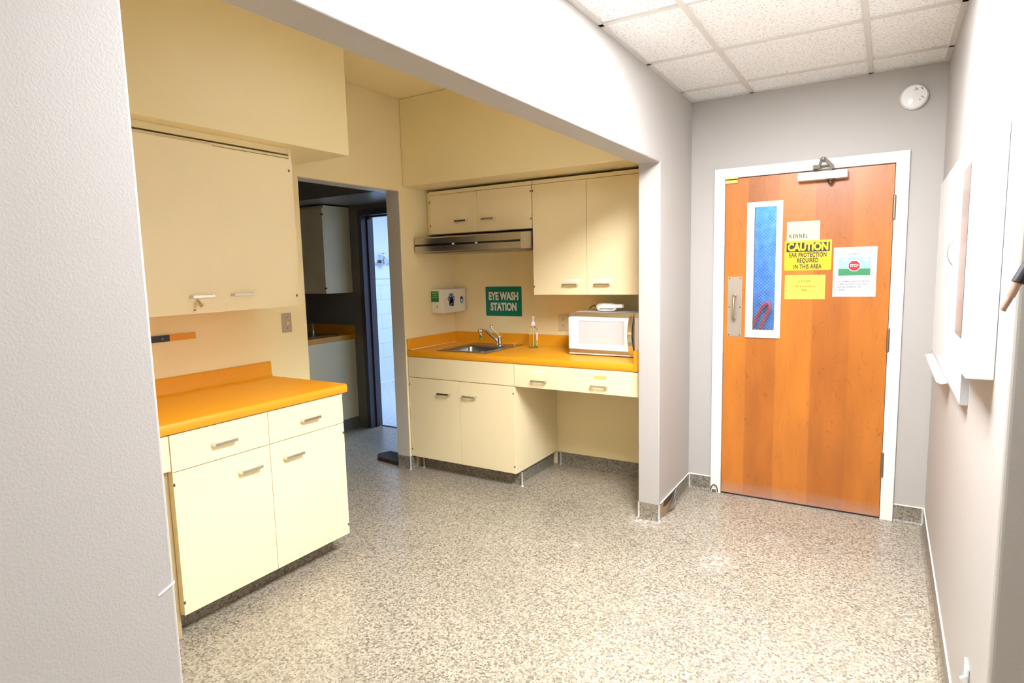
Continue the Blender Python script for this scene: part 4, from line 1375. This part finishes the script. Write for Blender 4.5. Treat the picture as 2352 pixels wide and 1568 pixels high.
# ------------------------------------------------------------ right wall items
t = thing('whiteboard', 'white dry-erase board with aluminium edge mounted on the right wall', 'whiteboard', (W, 3.3, 1.03))
MB().box(W - 0.020, W - 0.0005, 2.575, 3.992, 1.034, 1.874).build('board', M['whiteboard'], t, bevel=0.004)
MB().box(W - 0.021, W - 0.0005, 2.560, 2.5745, 1.030, 1.878).build('edge_strip', M['alu'], t)
MB().box(W - 0.022, W - 0.0005, 2.575, 3.992, 1.026, 1.0335).build('edge_strip', M['alu'], t)
tr = MB()
tr.prism([(W - 0.0005, 1.000), (W - 0.0005, 1.024), (W - 0.010, 1.010), (W - 0.040, 1.002), (W - 0.046, 1.010), (W - 0.048, 1.000), (W - 0.030, 0.992)], 3.16, 4.02, 'y')
tr.build('marker_tray', M['white_plastic'], t, bevel=0.001)
t = thing('round_dial', 'half-round white dial standing off the whiteboard beside the light box', 'dial', (W - 0.02, 2.9, 1.45))
hd = MB()
hd.prism([(W + 0.017 - 0.068 * math.sin(math.radians(a)), 1.516 + 0.068 * math.cos(math.radians(a))) for a in range(34, 147, 7)], 2.895, 2.905, 'y')
hd.build('dial_plate', M['white_plastic'], t)
hr_ = MB()
hr_.prism([(W + 0.017 - 0.0705 * math.sin(math.radians(a)), 1.516 + 0.0705 * math.cos(math.radians(a))) for a in range(34, 147, 7)], 2.9055, 2.912, 'y')
hr_.build('dial_rim', M['hinge_metal'], t)
for z0, z1 in ((1.558, 1.576), (1.456, 1.474)):
    MB().box(W - 0.036, W - 0.022, 2.8935, 2.8948, z0, z1).build('grey_mark', mat('grey_blue', (0.45, 0.50, 0.58, 1), 0.5), t)

t = thing('light_box', 'glossy white film viewer box on the right wall nearest the viewer', 'light box', (W, 2.3, 1.19))
BXF = 1.268
MB().box(BXF, W - 0.0005, 2.072, 2.540, 1.192, 1.815).build('case', M['appliance_white'], t, bevel=0.003, segs=3)
gp = MB().box(BXF - 0.0016, BXF - 0.0002, 2.205, 2.380, 1.280, 1.742).build('front_panel', M['shine_panel'], t)
t = thing('wall_jack', 'small white plate low on the right wall near the floor', 'wall plate', (W, 2.17, 0.33))
MB().box(W - 0.006, W - 0.0005, 2.150, 2.215, 0.325, 0.375).build('plate', M['white_plastic'], t, bevel=0.001)
MB().prism([(W - 0.006, 0.365), (W - 0.022, 0.352), (W - 0.006, 0.335)], 2.135, 2.148, 'y').build('cover_flap', M['white_plastic'], t)

t = thing('hanging_probe', 'black-handled rod with copper tip hanging at the right wall end', 'tool', (1.33, 1.83, 1.38))
MB().tube([(1.2975, 1.80, 1.383), (1.310, 1.800, 1.412)], 0.0058, 12).build('tip', M['copper'], t, smooth=True)
MB().tube([(1.310, 1.800, 1.412), (1.3195, 1.801, 1.4405)], 0.0072, 12).build('collar', M['copper'], t, smooth=True)
MB().tube([(1.3195, 1.801, 1.4405), (1.42, 1.835, 1.655)], 0.0120, 16).build('handle', M['black'], t, smooth=True)
MB().box(1.405, 1.43, 1.835, 1.8765, 1.63, 1.67).build('hook', M['black'], t)

# ------------------------------------------------------------ dark back room and tiled room
NB = 4.42
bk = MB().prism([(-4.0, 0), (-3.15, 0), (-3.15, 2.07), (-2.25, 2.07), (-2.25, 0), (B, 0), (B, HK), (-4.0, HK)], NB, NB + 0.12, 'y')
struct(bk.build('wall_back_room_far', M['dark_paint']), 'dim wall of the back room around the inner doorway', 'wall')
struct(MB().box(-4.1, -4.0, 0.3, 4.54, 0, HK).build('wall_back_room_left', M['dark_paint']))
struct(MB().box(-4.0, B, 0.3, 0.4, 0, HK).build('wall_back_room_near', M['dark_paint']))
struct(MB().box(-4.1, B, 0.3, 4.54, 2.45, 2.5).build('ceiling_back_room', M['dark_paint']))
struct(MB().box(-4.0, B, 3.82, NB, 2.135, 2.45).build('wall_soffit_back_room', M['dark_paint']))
fr2 = MB()
JX = -3.130
fr2.prism([(JX - 0.045, 0.0), (JX, 0.0), (JX, 2.035), (-2.27, 2.035), (-2.27, 0.0), (-2.225, 0.0), (-2.225, 2.085), (JX - 0.045, 2.085)], NB - 0.020, NB + 0.14, 'y')
df = thing('door_2', 'dark painted steel frame of the inner doorway to the bright room', 'door frame', (-2.7, NB, 0))
struct(df)
fr2.build('frame', M['purple_frame'], df, bevel=0.003)
MB().prism([(JX, 0.0), (JX + 0.016, 0.0), (JX + 0.016, 2.02), (-2.286, 2.02), (-2.286, 0.0), (-2.27, 0.0), (-2.27, 2.035), (JX, 2.035)], NB + 0.05, NB + 0.085, 'y').build('stop', M['purple_frame'], df, bevel=0.001)
MB().box(JX + 0.016, -2.286, NB + 0.10, NB + 0.12, 0.0005, 0.006).build('threshold', M['black'], df)
lc = MB().box(-3.10, -3.06, NB + 0.02, NB + 0.05, 2.000, 2.034).build('latch_catch', M['screw'], df, bevel=0.004)

FN = Matrix(((1, 0, 0, 0), (0, -1, 0, NB), (0, 0, 1, 0), (0, 0, 0, 1)))
t = thing('back_room_base_cabinet', 'shadowed base cabinet beneath the sink in the dark back room', 'cabinet', (-3.6, 4.1, 0))
MB(FN).box(-3.96, -3.305, 0.002, 0.60, 0.103, 0.868).build('body', M['cabinet'], t)
MB(FN).box(-3.96, -3.302, 0.002, 0.54, 0.0, 0.103).build('toe_kick', M['base'], t)
MB(FN).box(-3.96, -3.635, 0.601, 0.619, 0.106, 0.866).build('door', M['cabinet'], t)
MB(FN).box(-3.632, -3.305, 0.601, 0.619, 0.106, 0.866).build('door', M['cabinet'], t)
t = thing('back_room_worktop', 'orange worktop with dark steel sink in the shadowed back room', 'worktop', (-3.6, 4.1, 0.87))
MB(FN).prism(worktop_profile(0.625, 0.870, 0.917, 1.002), -3.98, -3.300, 'x').build('slab', M['worktop'], t, smooth=True)
MB(FN).box(-3.86, -3.42, 0.10, 0.56, 0.9172, 0.922).build('sink_rim', M['steel_dark'], t, bevel=0.003)
t = thing('back_room_faucet', 'small chrome faucet at the sink in the dark back room', 'faucet', (-3.72, 4.25, 0.922))
MB().tube([(-3.70, 4.25, 0.9225), (-3.70, 4.25, 1.02), (-3.70, 4.20, 1.05), (-3.70, 4.12, 1.03), (-3.70, 4.11, 1.01)], 0.010, 12).build('spout', M['chrome'], t, smooth=True)
MB().lathe([(0.02, 0), (0.018, 0.03), (0.006, 0.034)], (-3.70, 4.25, 0.9222)).build('base', M['chrome'], t, smooth=True)
t = thing('back_room_wall_cabinet', 'cream wall cabinet seen edge-on inside the dark back room', 'cabinet', (-3.6, 4.25, 1.32))
MB(FN).box(-3.96, -3.300, 0.002, 0.310, 1.320, 2.122).build('body', M['cabinet'], t)
for a, b in ((-3.96, -3.632), (-3.629, -3.300)):
    d_ = MB(FN).box(a, b, 0.311, 0.330, 1.322, 2.10).build('door', M['cabinet'], t, bevel=0.001)
for z in (1.37, 2.04):
    MB(FN).box(-3.312, -3.296, 0.318, 0.334, z - 0.006, z + 0.006).build('hinge', M['screw'], t)
t = tag(MB().prism([(-2.40, 3.73), (-2.36, 3.84), (-2.10, 3.80), (-2.095, 3.635), (-2.33, 3.665)], 0.0, 0.035, 'z').build('floor_mat', M['mat_dark'], bevel=0.008), 'dark shaggy mat on the floor just inside the open doorway', 'mat')

# tiled bright room
struct(MB().box(-4.92, -4.80, 4.54, 8.2, 0, 2.75).build('wall_tiled_room_left', M['block'], origin=(0, 0.1, -0.065)), 'white painted block wall in the bright room', 'wall')
struct(MB().box(-4.80, -1.0, 8.0, 8.1, 0, 2.75).build('wall_tiled_room_far', M['room_white']))
struct(MB().box(-1.1, -1.0, 4.54, 8.0, 0, 2.75).build('wall_tiled_room_right', M['room_white']))
struct(MB().box(-4.80, -4.0, 4.54, 4.60, 0, 2.75).build('wall_tiled_room_near', M['room_white']))
struct(MB().box(-4.92, -1.0, 4.54, 8.1, 2.75, 2.8).build('ceiling_tiled_room', M['room_white']))
struct(MB().box(-4.7995, -4.788, 4.6, 8.0, 1.425, 2.75).build('trim_20', M['room_white']))
cv = MB().prism([(-4.799, 0.0), (-4.77, 0.0), (-4.785, 0.012), (-4.79, 0.17), (-4.799, 0.17)], 4.6, 8.0, 'y')
struct(cv.build('baseboard_tiled_room', M['room_white']))
t = thing('wall_valve', 'chrome pipe valve on the upper wall of the bright room', 'valve', (-4.74, 6.4, 1.62))
PX = -4.72
MB().tube([(PX, 6.27, 1.655), (PX, 6.95, 1.665)], 0.012, 12).build('pipe', M['chrome'], t, smooth=True)
MB().tube([(PX, 6.27, 1.655), (PX, 6.32, 1.655)], 0.02, 12).build('pipe_cap', M['black'], t, smooth=True)
MB().lathe([(0.028, -0.05), (0.036, -0.03), (0.036, 0.03), (0.022, 0.045), (0.012, 0.09), (0.03, 0.10), (0.03, 0.112)], (PX, 6.38, 1.66)).build('valve_body', M['chrome'], t, smooth=True)
MB().tube([(-4.787, 6.38, 1.66), (PX, 6.38, 1.66)], 0.016, 10).build('bracket', M['chrome'], t, smooth=True)
MB().lathe([(0.026, -0.04), (0.034, -0.02), (0.034, 0.02), (0.026, 0.04)], (PX, 6.60, 1.665)).build('valve_body', M['black'], t, smooth=True)
MB().tube([(-4.787, 6.60, 1.66), (PX, 6.60, 1.66)], 0.016, 10).build('bracket', M['chrome'], t, smooth=True)

# kennel vestibule behind the wooden door
struct(MB().box(-0.1, 1.5, 5.4, 5.5, 0, 2.5).build('wall_kennel_far', M['kennel_wall']), 'blue wall seen through the door window', 'wall')
struct(MB().box(-0.2, -0.1, D + 0.125, 5.5, 0, 2.5).build('wall_kennel_left', M['kennel_wall']))
struct(MB().box(1.5, 1.6, D + 0.125, 5.5, 0, 2.5).build('wall_kennel_right', M['kennel_wall']))
struct(MB().box(-0.2, 1.6, D + 0.125, 5.5, 2.5, 2.56).build('ceiling_kennel', M['room_white']))
t = tag(MB().tube([(0.10, 5.38, 0.80), (0.177, 5.38, 0.97), (0.214, 5.38, 1.073), (0.258, 5.38, 1.164), (0.296, 5.382, 1.192), (0.311, 5.38, 1.151), (0.28, 5.38, 1.074), (0.236, 5.38, 0.971), (0.18, 5.38, 0.80)], 0.014, 10).build('red_strap', M['red_strap'], smooth=True),
        'red looped strap hung on the blue wall behind the door window', 'strap')

for o in bpy.data.objects:
    if o.type == 'EMPTY' and '_o' in o:
        del o['_o']
bpy.context.view_layer.update()
